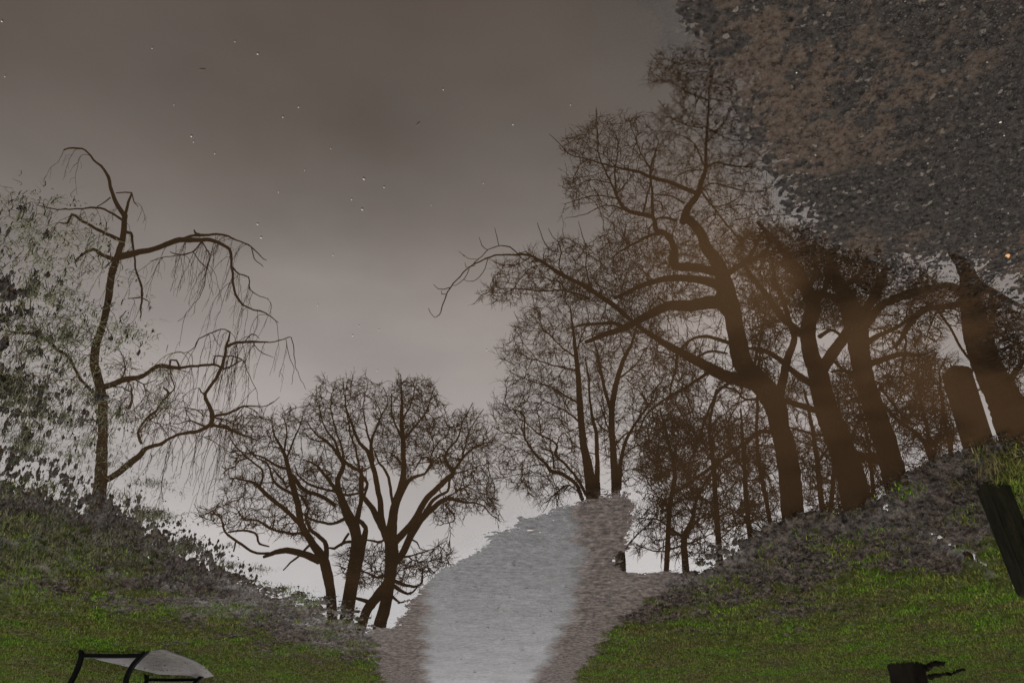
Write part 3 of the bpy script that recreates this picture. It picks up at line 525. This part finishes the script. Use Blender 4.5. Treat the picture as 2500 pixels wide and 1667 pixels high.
# the great trees
BG = 'great bare trees along the muddy bank'
t = Tree('great_tree', 'tallest bare tree, arching left over the puddle and reaching up to the gravel', 'tree', 13.5, 8, .22, .9, group=BG)
t.limb(7, (975,1590,118),(950,1300,116),(905,1100,104),(868,960,124),(785,850,118),(705,760,108),(668,600,95),(640,450,90),(600,300,84),(560,200,72),(500,120,60),(480,60,52),(440,0,50),(380,-50,48), ground=True)
A6 = [[(960,1210,50),(990,1120,46),(1050,1040,38),(1080,950,30),(1105,870,24),(1108,700,17),(1120,560,12),(1125,400,9),(1150,250,6),(1130,180,4)],
 [(1040,1020,28),(960,990,26),(860,950,24),(750,920,24),(650,880,16),(530,860,12),(400,820,9),(250,780,6),(140,680,4),(110,640,3)],
 [(910,1480,48),(905,1380,44),(860,1290,38),(790,1260,34),(770,1180,28),(700,1160,28),(600,1130,24),(540,1050,18),(500,950,12),(430,800,9),(410,600,6),(405,480,3)],
 [(850,1280,24),(760,1290,22),(700,1320,18),(600,1370,14),(500,1440,8)],[(768,1170,22),(762,1000,16),(752,870,12),(790,750,8),(800,680,6),(740,600,4)],[(705,1150,16),(740,1010,12),(755,930,10)],[(535,1050,14),(527,900,10),(547,700,6),(520,640,4),(480,540,3)],[(755,870,9),(700,780,8),(650,660,6),(620,560,4)],
 [(1110,860,16),(1180,830,14),(1280,850,12),(1400,860,7),(1480,850,4)],[(1075,1010,14),(1150,1110,12),(1260,1250,12),(1340,1350,12)],[(1115,600,10),(1020,600,7),(900,550,6),(800,430,4)],[(1120,430,8),(1000,385,8),(870,310,6),(790,310,4),(730,300,3)],[(1000,385,7),(940,290,6),(860,230,5),(790,180,4),(750,130,3)],
 [(1115,610,9),(1210,660,8),(1300,690,8),(1380,690,4)],[(1112,700,10),(1200,600,8),(1280,470,7),(1300,350,5),(1220,240,4),(1150,150,3)],[(1280,470,6),(1330,560,6),(1335,670,4)],[(1100,860,11),(1060,760,9),(1000,680,7),(900,640,6),(790,630,4)],[(1125,420,8),(1200,430,8),(1270,450,5)],[(1060,1010,12),(1160,960,10),(1300,1000,8),(1440,1020,5)],[(920,1200,24),(840,1180,14),(790,1190,12)],[(970,1090,14),(880,1040,10),(780,1030,7)],[(540,860,8),(450,780,6),(330,700,5),(240,600,3)],[(540,1060,10),(430,1040,8),(300,1060,6),(200,1100,3)],[(600,1130,10),(480,1100,8),(350,1150,6),(200,1190,3)],[(500,960,8),(380,940,6),(220,1000,4)],
 [(830,1130,10),(820,1080,10),(770,1070,8)],[(1105,880,10),(1000,880,7),(900,930,5)],[(1040,600,5),(950,470,5),(880,400,4)]]
for q in A6: t.limb(6, *q)
A7 = [[(580,260,50),(450,232,46),(330,220,46),(322,150,44)],[(790,880,70),(700,850,70),(610,825,68),(520,780,62),(430,730,52),(300,660,40),(200,600,30),(120,540,24)],[(625,430,74),(530,420,74),(420,440,66),(300,440,56),(170,500,44),(60,560,36),(-60,600,30),(-160,640,22)],
 [(620,350,60),(480,300,44),(300,290,36),(150,330,28),(0,400,22)],[(890,960,62),(920,850,48),(950,720,40),(985,620,34),(960,540,32),(930,430,28),(880,300,22),(860,180,14)],[(650,650,24),(560,620,20),(480,608,18),(410,630,15),(350,700,14),(330,800,11),(305,900,8)],
 [(880,1130,28),(790,1128,24),(730,1180,22),(600,1270,22),(450,1380,18),(350,1450,14),(250,1530,8)],[(535,790,20),(400,880,17),(280,950,14),(180,1030,11),(120,1160,7)],[(640,850,18),(560,920,15),(500,1050,14),(470,1150,13),(420,1270,9),(330,1370,5)],[(850,940,20),(720,950,14),(660,900,12),(560,880,8)],[(430,735,16),(520,690,14),(620,700,12)],[(740,900,18),(780,700,14),(810,560,12),(830,440,9)],[(600,330,40),(560,420,30),(640,520,30)],[(380,900,9),(420,1000,8),(470,1130,5)],[(720,200,26),(780,100,20),(820,20,14)],[(600,280,40),(700,210,34),(790,170,24),(900,60,14)]]
for q in A7: t.limb(7, *q)
A4 = [[(1447,761,26),(1370,700,30),(1300,640,32),(1180,560,30),(1080,500,28),(960,440,24),(870,380,21),(770,325,16),(650,318,12),(560,322,10),(470,350,9),(380,400,8),(300,480,8),(240,560,8),(210,650,7),(190,700,6),(160,718,5),(130,695,4),(118,665,4)],[(770,325,9),(740,298,7),(690,308,7),(640,270,8),(560,265,7),(500,285,6),(440,350,6),(380,400,5)],
 [(1150,600,18),(1050,560,12),(950,545,11),(800,548,9),(640,530,7),(560,545,6),(470,570,5),(405,635,3)],[(1000,460,12),(955,400,9),(965,300,9),(950,240,8),(985,215,7),(1060,240,6),(1110,290,5)],[(955,300,6),(900,290,6),(850,220,6),(820,120,4)],[(960,240,5),(920,210,5),(888,155,3)],[(570,262,5),(555,200,5),(540,152,3)],[(500,290,5),(460,260,5),(440,208,3)],[(265,525,6),(220,540,6),(180,540,5),(150,508,3)],[(230,570,5),(205,570,5),(205,545,3)],[(500,340,5),(470,430,5),(400,490,5),(340,480,3)],[(380,410,5),(350,470,5),(290,520,4),(265,515,3)],[(420,385,5),(360,400,5),(355,375,3)],[(350,330,3),(315,298,3)],[(440,350,4),(370,340,4),(340,315,3)],
 [(1160,560,12),(1130,430,9),(1125,290,7),(1100,180,5),(1075,100,3)],[(860,380,8),(780,400,8),(700,480,6),(650,560,5),(680,600,3)],[(770,330,7),(700,380,6),(600,380,5),(540,370,3)],[(900,400,7),(830,450,6),(760,440,5),(640,490,3)],[(720,480,5),(800,500,5),(830,570,3)],[(1000,545,9),(930,470,8),(920,520,7),(905,570,5)],[(1377,784,28),(1300,755,26),(1200,758,20),(1060,775,13),(980,800,5)]]
for q in A4: t.limb(4, *q)
t.fill(6, [(830,230),(1020,130),(1200,170),(1310,350),(1430,530),(1440,700),(1500,900),(1550,1100),(1660,1200),(1660,1567),(300,1567),(400,1350),(500,1250),(330,1150),(200,1180),(190,990),(240,860),(150,720),(290,600),(410,500),(560,520),(760,480),(870,420)], 2600, 1.5, rt=.0036, gn=.022, seg=.13, curl=.42, twigs=.6, tlen=.17)
t.fill(6, [(740,120),(860,60),(1000,50),(1130,70),(1250,120),(1340,330),(1200,420),(900,380),(700,330)], 260, 1.4, rt=.0036, gn=.022, seg=.13, curl=.42, twigs=.7, tlen=.2)
t.fill(4, [(560,400),(700,330),(850,260),(960,200),(1060,200),(1140,290),(1300,210),(1699,230),(1699,560),(1200,640),(1000,600),(620,600),(440,600),(500,480)], 650, 1.2, rt=.0036, seg=.11, curl=.4, twigs=1.0, tlen=.17)
t.fill(7, [(0,60),(700,0),(1100,0),(1200,250),(700,500),(100,600),(0,560)], 1500, 1.5, rt=.0038, seg=.11, curl=.4, gn=.022, twigs=.9, tlen=.18)
t.fill(7, [(200,560),(640,480),(900,560),(900,900),(820,1200),(600,1250),(400,1250),(280,1400),(60,1300),(100,900)], 420, 1.5, rt=.0038, seg=.13, curl=.35, twigs=.7, tlen=.2)
t.build()
t = Tree('great_tree', 'thick bare tree whose real trunk foot shows at the grass edge of the frame', 'tree', 9.8, 9, .2, .8, group=BG)
t.limb(7, (1596,2430,186),(1555,2260,178),(1490,2016,172),(1410,1780,168),(1340,1567,156),(1285,1350,150),(1232,1200,132),(1172,1050,120),(1132,900,114),(1108,790,100),(1070,690,86),(1060,550,80),(1088,450,82),(1050,350,72),(1000,250,58),(930,150,42),(850,60,28),(780,-20,16), ground=True)
for q in [[(1118,810,72),(1180,720,64),(1250,620,58),(1330,510,54),(1400,430,46),(1456,330,34),(1480,220,24),(1440,120,14)],[(1064,620,44),(980,560,42),(900,480,38),(830,380,32),(750,280,26),(700,200,18)],[(1090,870,42),(1050,850,38),(960,785,32),(880,715,28),(800,680,24),(730,672,16)],[(1120,610,25),(1180,572,20),(1220,590,18),(1262,628,16)],[(1160,1015,40),(1090,1008,36),(1000,980,34),(930,955,30)],[(1180,1140,20),(1100,1145,18),(1020,1120,15),(950,1100,10)],[(1300,1150,22),(1340,1060,18),(1400,980,14),(1440,860,9)],[(1085,440,40),(1160,330,30),(1180,200,22),(1240,80,14)],[(1180,1000,16),(1240,1060,14),(1290,1140,10)],[(1180,720,22),(1250,790,18),(1310,830,14),(1380,850,8)],[(1060,360,30),(1100,240,22),(1090,120,14),(1130,20,8)]]: t.limb(7, *q)
t.fill(7, [(650,60),(1000,0),(1456,60),(1500,380),(1300,520),(1200,470),(900,620),(760,560)], 1200, 1.1, rt=.0032, seg=.1, curl=.4, twigs=1.0, tlen=.16)
t.fill(7, [(740,420),(900,560),(920,720),(760,680)], 90, .8, rt=.0032, seg=.1, curl=.4, twigs=.8, tlen=.16); t.fill(7, [(1180,800),(1400,800),(1400,1300),(1200,1050)], 110, .9, rt=.003, seg=.1, curl=.4, twigs=.8, tlen=.15)
t.build()
t = Tree('great_tree', 'bare tree with a thick fork, standing right of the trunk rooted at the grass edge', 'tree', 12.6, 10, .2, .8, group=BG)
t.limb(8, (745,1560,140),(700,1450,135),(655,1330,128),(615,1180,122),(560,1000,116),(512,860,108),(470,720,100),(442,560,106),(425,430,120),(380,300,98),(330,200,68),(290,100,44),(260,20,24), ground=True)
for q in [[(590,1190,42),(500,1160,48),(425,1135,40),(390,1100,30)],[(440,470,70),(500,400,50),(560,330,40),(640,280,30),(740,240,20),(830,220,12)],[(480,650,40),(600,612,34),(690,590,28),(780,600,18),(830,580,8)],[(450,560,40),(530,500,30),(600,470,24),(690,420,20),(760,370,12)],[(470,730,24),(390,690,20),(330,680,18),(290,690,12)],[(560,780,16),(640,880,14),(700,950,12),(760,980,8)],[(430,420,44),(500,300,34),(560,180,24),(640,100,14)],[(690,590,16),(680,680,14),(740,720,10),(800,760,6)],[(350,230,40),(440,160,28),(520,60,16)],[(420,380,50),(340,300,40),(240,260,30),(140,240,20),(60,200,12)],[(690,590,14),(700,520,12),(680,480,12),(600,470,10)]]: t.limb(8, *q)
t.fill(8, [(20,0),(500,0),(700,60),(950,140),(980,220),(820,330),(620,420),(480,460),(200,420),(0,350)], 1500, 1.3, rt=.0036, seg=.11, curl=.4, gn=.022, twigs=.9, tlen=.17)
t.fill(8, [(500,400),(900,330),(880,600),(840,800),(540,800)], 420, 1.1, rt=.0034, seg=.11, curl=.4, twigs=.9, tlen=.16)
t.build()
t = Tree('great_tree', 'thickest bare trunk, leaning behind the short wooden post', 'tree', 8.6, 11, .2, .7, group=BG)
t.limb(8, (1330,1090,200),(1240,850,172),(1155,680,150),(1092,500,138),(1062,350,114),(1050,200,98),(1010,110,70),(960,40,54),(900,-60,40),(860,-150,24), ground=True)
for q in [[(1050,260,70),(980,320,44),(880,335,36),(800,350,36),(730,410,34),(690,480,26),(640,560,14)],[(860,335,16),(940,450,14),(1000,560,14),(1060,640,12)],[(1060,300,50),(940,220,40),(820,240,30),(700,280,22),(560,340,12)],[(1110,420,24),(1200,480,18),(1344,560,12)],[(1090,360,26),(1200,330,20),(1344,380,12)],[(1150,600,20),(1240,560,14),(1344,520,8)],[(1240,800,40),(1290,700,32),(1344,620,26)],[(1060,200,60),(1150,240,40),(1260,300,26),(1344,340,14)],[(880,340,10),(840,420,8),(800,520,5)],[(1300,900,60),(1400,800,50),(1500,640,40)]]: t.limb(8, *q)
t.fill(8, [(700,200),(1000,150),(1300,300),(1500,360),(1500,760),(1250,740),(1120,400),(1000,420),(720,380)], 700, .9, rt=.0032, seg=.1, curl=.4, twigs=.9, tlen=.15)
t.build()
# thin young trees in the wood behind
def sapling(c, stems, polyg, D, seed, n, label, rt=.0055):
    t = Tree('young_tree', label, 'tree', D, seed, .3, 1.0, group='young trees in the wood behind'); t.limb(c, *stems[0], ground=True)
    for q in stems[1:]: t.limb(c, *q)
    t.fill(0, polyg, n, 1.8, rt=rt, seg=.16, curl=.4, twigs=1.0, tlen=.26); t.build()
LB = 'thin young bare tree in the crowded wood behind the great trunks'
sapling(8, [[(870,1260,34),(840,1180,28),(780,1050,22),(650,950,18),(560,850,12)],[(850,1200,22),(810,980,18),(780,850,14),(760,700,9)],[(840,1180,16),(890,1000,12),(900,850,8)]], [(2140,900),(2290,860),(2330,980),(2340,1090),(2250,1130),(2170,1050)], 17, 21, 340, LB)
sapling(8, [[(960,1290,26),(940,1100,22),(900,900,16),(880,700,10)],[(950,1120,12),(960,1000,8)]], [(2230,820),(2330,880),(2345,1100),(2270,1120),(2210,960)], 19, 22, 240, LB)
sapling(7, [[(1130,1500,30),(1110,1300,26),(1080,1100,20),(1040,900,12)],[(1110,1300,16),(1180,1200,12),(1240,1100,8)]], [(1930,1060),(2080,1040),(2110,1230),(2000,1280),(1950,1180),(1900,950),(1980,920)], 20, 23, 420, LB)
sapling(7, [[(720,1500,26),(710,1300,22),(700,1150,16),(690,1000,9)],[(715,1350,14),(640,1200,10),(600,1080,7)]], [(1680,1000),(1880,1000),(1920,1200),(1880,1290),(1700,1300),(1650,1180)], 19, 24, 430, LB)
sapling(7, [[(300,1560,26),(330,1350,22),(300,1200,16),(250,1000,9)]], [(1560,1000),(1680,1020),(1720,1180),(1660,1300),(1580,1250)], 21, 25, 300, LB)
sapling(7, [[(1420,1500,22),(1400,1300,20),(1380,1150,14),(1330,950,8)]], [(2030,900),(2100,880),(2190,1220),(2120,1230),(2060,1050)], 18, 26, 280, LB)
sapling(8, [[(1130,1200,22),(1110,950,18),(1080,800,12),(1060,700,7)]], [(2380,700),(2500,760),(2500,1000),(2430,980),(2370,860)], 17, 27, 260, LB)
sapling(7, [[(830,1500,22),(780,1200,18),(790,800,14),(800,560,8)]], [(1800,700),(1920,720),(1900,960),(1830,940)], 19, 28, 200, LB)
sapling(7, [[(560,1600,30),(540,1300,24),(520,1100,18),(560,900,12)],[(545,1250,14),(420,1120,10),(330,960,6)],[(530,1180,12),(640,1040,8),(700,900,5)]], [(1580,860),(1760,820),(1860,900),(1950,1280),(1600,1290),(1560,1050)], 23, 31, 520, LB)
sapling(7, [[(1180,1600,28),(1200,1350,22),(1230,1100,16),(1220,900,10)],[(1200,1300,12),(1080,1180,8),(1000,1080,5)]], [(1900,860),(2100,820),(2250,900),(2330,1100),(2180,1220),(1960,1270),(1920,1050)], 22, 32, 520, LB)
#/TREES
# ------------------------------------------------------------------ wooden post
def bevel_box(name, x0, x1, y0, y1, z0, z1, m, parent, bev=.008, chamfer=0, jitter=0):
    import bmesh
    bm = bmesh.new(); r = bmesh.ops.create_cube(bm, size=1)
    for v in bm.verts:
        v.co = Vector(((x0+x1)/2 + v.co.x*(x1-x0), (y0+y1)/2 + v.co.y*(y1-y0), (z0+z1)/2 + v.co.z*(z1-z0)))
    if chamfer:
        top = [e for e in bm.edges if all(abs(v.co.z - z1) < 1e-6 for v in e.verts)]
        bmesh.ops.bevel(bm, geom=top, offset=chamfer, segments=1, affect='EDGES')
    bmesh.ops.bevel(bm, geom=list(bm.edges), offset=bev, segments=2, affect='EDGES', clamp_overlap=True)
    if jitter:
        bmesh.ops.subdivide_edges(bm, edges=list(bm.edges), cuts=2, use_grid_fill=True)
        for v in bm.verts: v.co += Vector((random.gauss(0, jitter), random.gauss(0, jitter), random.gauss(0, jitter)))
    me = bpy.data.meshes.new(name); bm.to_mesh(me); bm.free(); me.materials.append(m)
    o = bpy.data.objects.new(name, me); C.objects.link(o); o.parent = parent
    for p in me.polygons: p.use_smooth = False
    return o
px0, py0 = -2.62, 3.93
pr = empty('wooden_post', (px0, py0, 0), 'short square weathered wooden post standing in the grass clump', 'post', rz=R(2)); pr.rotation_euler.y = R(-2.5)
bevel_box('post_shaft', -.06, .06, -.06, .06, -.3, .67, M_wood, pr, .005, .028, .001)
# ------------------------------------------------------------------ bench
bx_, by_, L_ = 4.385, 8.87, 1.75
b = empty('park_bench', (bx_, by_ + L_/2, 0), 'black iron framed park bench seen from its end on the far grass', 'bench')
zb = max(zat(bx_-.4, by_), zat(bx_+.4, by_)) 
def tubep(name, P, r, parent, m=M_iron, sides=8):
    V, Fq = tube(catmull([(p[0], p[1], p[2]) for p in P], .03), np.full(len(catmull([(p[0], p[1], p[2]) for p in P], .03)), r), sides); return V, Fq
def flatbar(name, P, w, th, parent, y, m=M_iron):      # bar following an x-z outline, w wide in the outline plane
    P = catmull([(p[0], p[1], 0) for p in P], .04)[:, :2]; T = np.gradient(P, axis=0); T /= np.linalg.norm(T, axis=1)[:, None]; Nn = np.stack([-T[:, 1], T[:, 0]], 1)
    V = []
    for p, n in zip(P, Nn):
        for s, d in ((-1, -1), (1, -1), (1, 1), (-1, 1)): V.append((p[0]+n[0]*s*w/2, y + d*th/2, p[1]+n[1]*s*w/2))
    n_ = len(P); Fc = [(4*i+k, 4*i+(k+1) % 4, 4*i+4+(k+1) % 4, 4*i+4+k) for i in range(n_-1) for k in range(4)] + [(0, 3, 2, 1), (4*n_-4, 4*n_-3, 4*n_-2, 4*n_-1)]
    return mesh(name, V, Fc, m, parent)
for yy in (-L_/2, L_/2):
    fr = flatbar('end_frame', [(-.31, zb+.052), (.0, zb+.056), (.33, zb+.052)], .04, .045, b, yy)
    for q in ([(.36, zb-.02), (.335, zb+.05), (.34, zb+.2), (.37, zb+.34), (.36, zb+.45), (.44, zb+.62), (.50, zb+.86)], [(-.40, zb-.02), (-.33, zb+.05), (-.25, zb+.16), (-.22, zb+.3), (-.27, zb+.43)], ):
        flatbar('leg', q, .042, .05, fr, yy)
    flatbar('seat_rail', [(-.29, zb+.43), (.0, zb+.415), (.36, zb+.43)], .05, .045, fr, yy)
    flatbar('armrest', [(-.27, zb+.43), (-.32, zb+.58), (-.24, zb+.66), (.0, zb+.67), (.42, zb+.64)], .035, .05, fr, yy)
for k in range(5):
    x = -.27 + k*.125; bevel_box('seat_slat', x, x+.095, -L_/2-.06, L_/2+.06, zb+.442, zb+.468, M_slat, b, .005)
for k in range(4):
    t_ = k*.115; o = bevel_box('back_slat', .335 + t_*.25, .36 + t_*.25, -L_/2-.06, L_/2+.06, zb+.53+t_, zb+.62+t_, M_slat, b, .005)
# pad of pale concrete under the bench
PAD = [gnd(*q, z=.06) for q in [(232,1604),(320,1598),(375,1584),(400,1580),(425,1590),(470,1606),(500,1622),(524,1646),(500,1651),(440,1644),(390,1642),(340,1630),(290,1618)]]
pv = np.array(PAD); n = len(PAD); c0 = pv.mean(0)
ring = lambda s, z: [(c0[0]+(p[0]-c0[0])*s, c0[1]+(p[1]-c0[1])*s, z) for p in pv]
zt = max(zat(c0[0]+dx, c0[1]+dy) for dx in (-.4, 0, .4) for dy in (-.8, 0, .8)) + .012
V = ring(1, -.02) + ring(1, zt-.006) + ring(.985, zt) + [(c0[0], c0[1], zt)]
Fc = [(i, (i+1) % n, n+(i+1) % n, n+i) for i in range(n)] + [(n+i, n+(i+1) % n, 2*n+(i+1) % n, 2*n+i) for i in range(n)] + [(2*n+i, 2*n+(i+1) % n, 3*n) for i in range(n)]
M_conc = simple('pale_concrete', (.014, .012, .010), (.085, .076, .068), 13, .6, .5, 40, .1)
tag(mesh('pavement', V, Fc, M_conc), kind='structure')
# ------------------------------------------------------------------ small loose things
def flake(name, x, y, z, s, m, label, cat, group, asp=.6, bend=.25):
    k = 9; a = np.linspace(0, 2*math.pi, k, endpoint=False); th = random.uniform(0, 6.28)
    rx = s*(1 + .15*rng.normal(0, 1, k)); V = []
    for i in range(k):
        u, w = math.cos(a[i])*rx[i], math.sin(a[i])*rx[i]*asp
        V.append((u*math.cos(th)-w*math.sin(th), u*math.sin(th)+w*math.cos(th), .0015 + bend*u*u/s))
    V2 = [(p[0], p[1], p[2]+.0012) for p in V]; V += V2; V += [(0, 0, 0.001), (0, 0, .0028)]
    Fc = [((i+1) % k, i, 2*k) for i in range(k)] + [(k+i, k+(i+1) % k, 2*k+1) for i in range(k)] + [(i, (i+1) % k, k+(i+1) % k, k+i) for i in range(k)]
    o = mesh(name, V, Fc, m); o.location = (x, y, z); return tag(o, label, cat, group)
K = 1.063
for (a_, b_, s) in [(440,312,2.4),(494,352,1.6),(592,123,2.2),(1018,205,2.0),(1178,285,2.2),(836,410,3.2),(882,429,2.2),(808,457,2.0),(832,480,3.2),(592,514,2.6),(600,545,3.0),(686,245,1.6),(650,268,1.8),(810,770,2.4),(825,748,1.8),(870,757,1.8),
        (765,585,1.6),(1118,803,2),(445,325,1.5),(540,95,1.4),(700,390,1.4),(730,700,1.6),(1310,240,1.5),(640,440,1.5),(1272,1090,1.6),(760,340,1.3),(400,240,1.3),(1230,690,1.3),(350,110,1.4),(866,850,1.6),(990,470,1.2),(1110,420,1.3),(560,640,1.3),(5,48,2.0),(12,175,1.4),(720,965,2.0),(905,880,1.5)]:
    x, y = gnd(a_*K, b_*K); sc_ = s*K*math.hypot(x, y, H)/F*.66
    flake('floating_petal', x, y, .001, sc_, M_petal, 'tiny pale petal floating on the brown water', 'petal', 'pale specks floating on the water', .7, .1)
for (a_, b_, s, l) in [(960,285,7,'longest thin pale stem floating mid puddle'),(465,160,6,'thin pale stem floating high on the left of the puddle')]:
    x, y = gnd(a_*K, b_*K); sc_ = s*K*math.hypot(x, y, H)/F; flake('floating_straw', x, y, .001, sc_, M_straw, l, 'straw', None, .1, .1)
x, y = gnd(2310*K, 578*K); flake('yellow_leaf', x, y, zat(x, y)+.012, .011, M_gold, 'small orange yellow leaf lying on the dark gravel', 'leaf', None, .6, .2)
for (a_, b_, s, l) in [(1217,1212,9,'pale leaf lying at the water edge at the head of the path'),(1271,1190,5,'small white leaf at the water edge above the path'),(1240,1216,5,'thin pale leaf lying close to the bigger one at the path head')]:
    x, y = gnd(a_*K, b_*K); sc_ = s*K*math.hypot(x, y, H)/F*.8; flake('pale_leaf', x, y, max(zat(x, y), 0)+.008, sc_, M_petal, l, 'leaf', 'pale leaves at the head of the path', .35, .1)
for (a_, b_, s) in [(1265,1390,4),(1090,1340,4),(1180,1290,4),(1175,1305,3),(1250,1245,3),(1330,1230,3),(1145,1385,4),(1120,1430,4),(1200,1480,4),(1225,1440,5),(1180,1510,3),(1090,1530,4),(1260,1530,3),(1300,1340,4),(1130,1560,4),(1240,1400,3),(1060,1500,3),(1155,1455,5),(1290,1430,4),(1100,1290,3),(1210,1340,4),(1340,1290,3),(1050,1420,3),(1310,1480,3),(1170,1360,3)]:
    x, y = gnd(a_*K, b_*K)
    if sdist(np.array([x]), np.array([y]), LAND)[0] < .05: continue
    sc_ = s*K*math.hypot(x, y, H)/F*1.15
    flake('dead_leaf', x, y, zat(x, y)+.006, sc_, M_leaf, 'small dark dead leaf lying on the wet grey path', 'leaf', 'dead leaves on the path', .55, .3)
def fallen(px_, w, label):
    P = []
    for (a_, b_) in px_:
        x, y = gnd(a_, b_, .02); P.append((x, y, zat(x, y) + .025))
    Q = np.array(P); seg = []
    for i in range(len(Q)-1):
        n_ = 6; t = np.linspace(0, 1, n_, endpoint=False)[:, None]; seg.append(Q[i]*(1-t)+Q[i+1]*t)
    Q = np.vstack(seg + [Q[-1:]]); Q[1:-1] += rng.normal(0, .008, (len(Q)-2, 3)); r = np.linspace(w, w*.4, len(Q))
    V, Fq = tube(Q, r, 8, .1); tag(mesh('fallen_branch', V, Fq, M_bark, None, True), label, 'branch', 'fallen branches by the trunk')
fallen([(2255,1616),(2275,1606),(2300,1602)], .05, 'short dark fallen branch slanting up from the trunk foot')
fallen([(2262,1636),(2300,1632),(2350,1618)], .035, 'long thin dark fallen branch beside the trunk foot')
# ------------------------------------------------------------------ light, sky, camera
SUN_EL, SUN_AZ = R(38), R(152)          # azimuth from +Y towards +X
w = bpy.data.worlds.new('World'); bpy.context.scene.world = w; w.use_nodes = True; nt = w.node_tree; N, L = nt.nodes, nt.links
sky = N.new('ShaderNodeTexSky'); sky.sky_type = 'NISHITA'; sky.sun_disc = False; sky.sun_elevation = SUN_EL; sky.sun_rotation = SUN_AZ; sky.air_density = 1.2; sky.dust_density = 4
hs = N.new('ShaderNodeHueSaturation'); hs.inputs['Saturation'].default_value = .12; L.new(sky.outputs[0], hs.inputs['Color'])
tc = N.new('ShaderNodeTexCoord'); mp = N.new('ShaderNodeMapping'); mp.inputs['Scale'].default_value = (1, 1, 2.2); L.new(tc.outputs['Generated'], mp.inputs['Vector'])
cl = noise_node(nt, 1.7, 5, .5, mp.outputs[0]); cr = ramp(nt, cl.outputs['Fac'], [(.3, (8.8, 8.7, 8.8)), (.72, (16.5, 16.0, 15.8))])
sx = N.new('ShaderNodeSeparateXYZ'); L.new(tc.outputs['Generated'], sx.inputs[0]); cr = mixc(nt, 1.0, cr, ramp(nt, sx.outputs[2], [(.08, (.28, .295, .315)), (.20, (.37, .385, .40)), (.36, (.72, .72, .725)), (.58, (1.38, 1.32, 1.28)), (.85, (1.1, 1.05, 1.0))]), 'MULTIPLY'); cr = mixc(nt, 1.0, cr, ramp(nt, sx.outputs[1], [(.40, (.5, .5, .5)), (.66, (.78, .78, .78)), (.82, (1.15, 1.15, 1.15))]), 'MULTIPLY')
mixed = mixc(nt, .96, hs.outputs[0], cr)
bg = N['Background']; L.new(mixed, bg.inputs['Color']); bg.inputs['Strength'].default_value = .15
sd = bpy.data.lights.new('sun', 'SUN'); sd.energy = .6; sd.angle = R(14); sd.color = (1, .97, .93); so = bpy.data.objects.new('sun', sd); C.objects.link(so)
d = Vector((math.sin(SUN_AZ)*math.cos(SUN_EL), math.cos(SUN_AZ)*math.cos(SUN_EL), math.sin(SUN_EL))); so.rotation_euler = d.to_track_quat('Z', 'Y').to_euler()
cd = bpy.data.cameras.new('camera'); co = bpy.data.objects.new('camera', cd); C.objects.link(co)
cd.sensor_width = 36; cd.lens = F/2500*36; cd.clip_end = 3000; cd.clip_start = .05
from mathutils import Matrix
fwd = Vector((0, CP, -SP)); right = Vector((-1, 0, 0)); up = right.cross(fwd)*1.0     # rolled by 180 degrees
m = Matrix((right, up, -fwd)).transposed(); co.matrix_world = Matrix.Translation((0, 0, H)) @ m.to_4x4()
sc = bpy.context.scene; sc.camera = co
sc.view_settings.view_transform = 'Standard'; sc.view_settings.look = 'None'; sc.view_settings.exposure = .76; sc.view_settings.gamma = 1
sc.cycles.max_bounces = 6; sc.cycles.transparent_max_bounces = 8
print('faces', sum(len(o.data.polygons) for o in C.objects if o.type == 'MESH'))
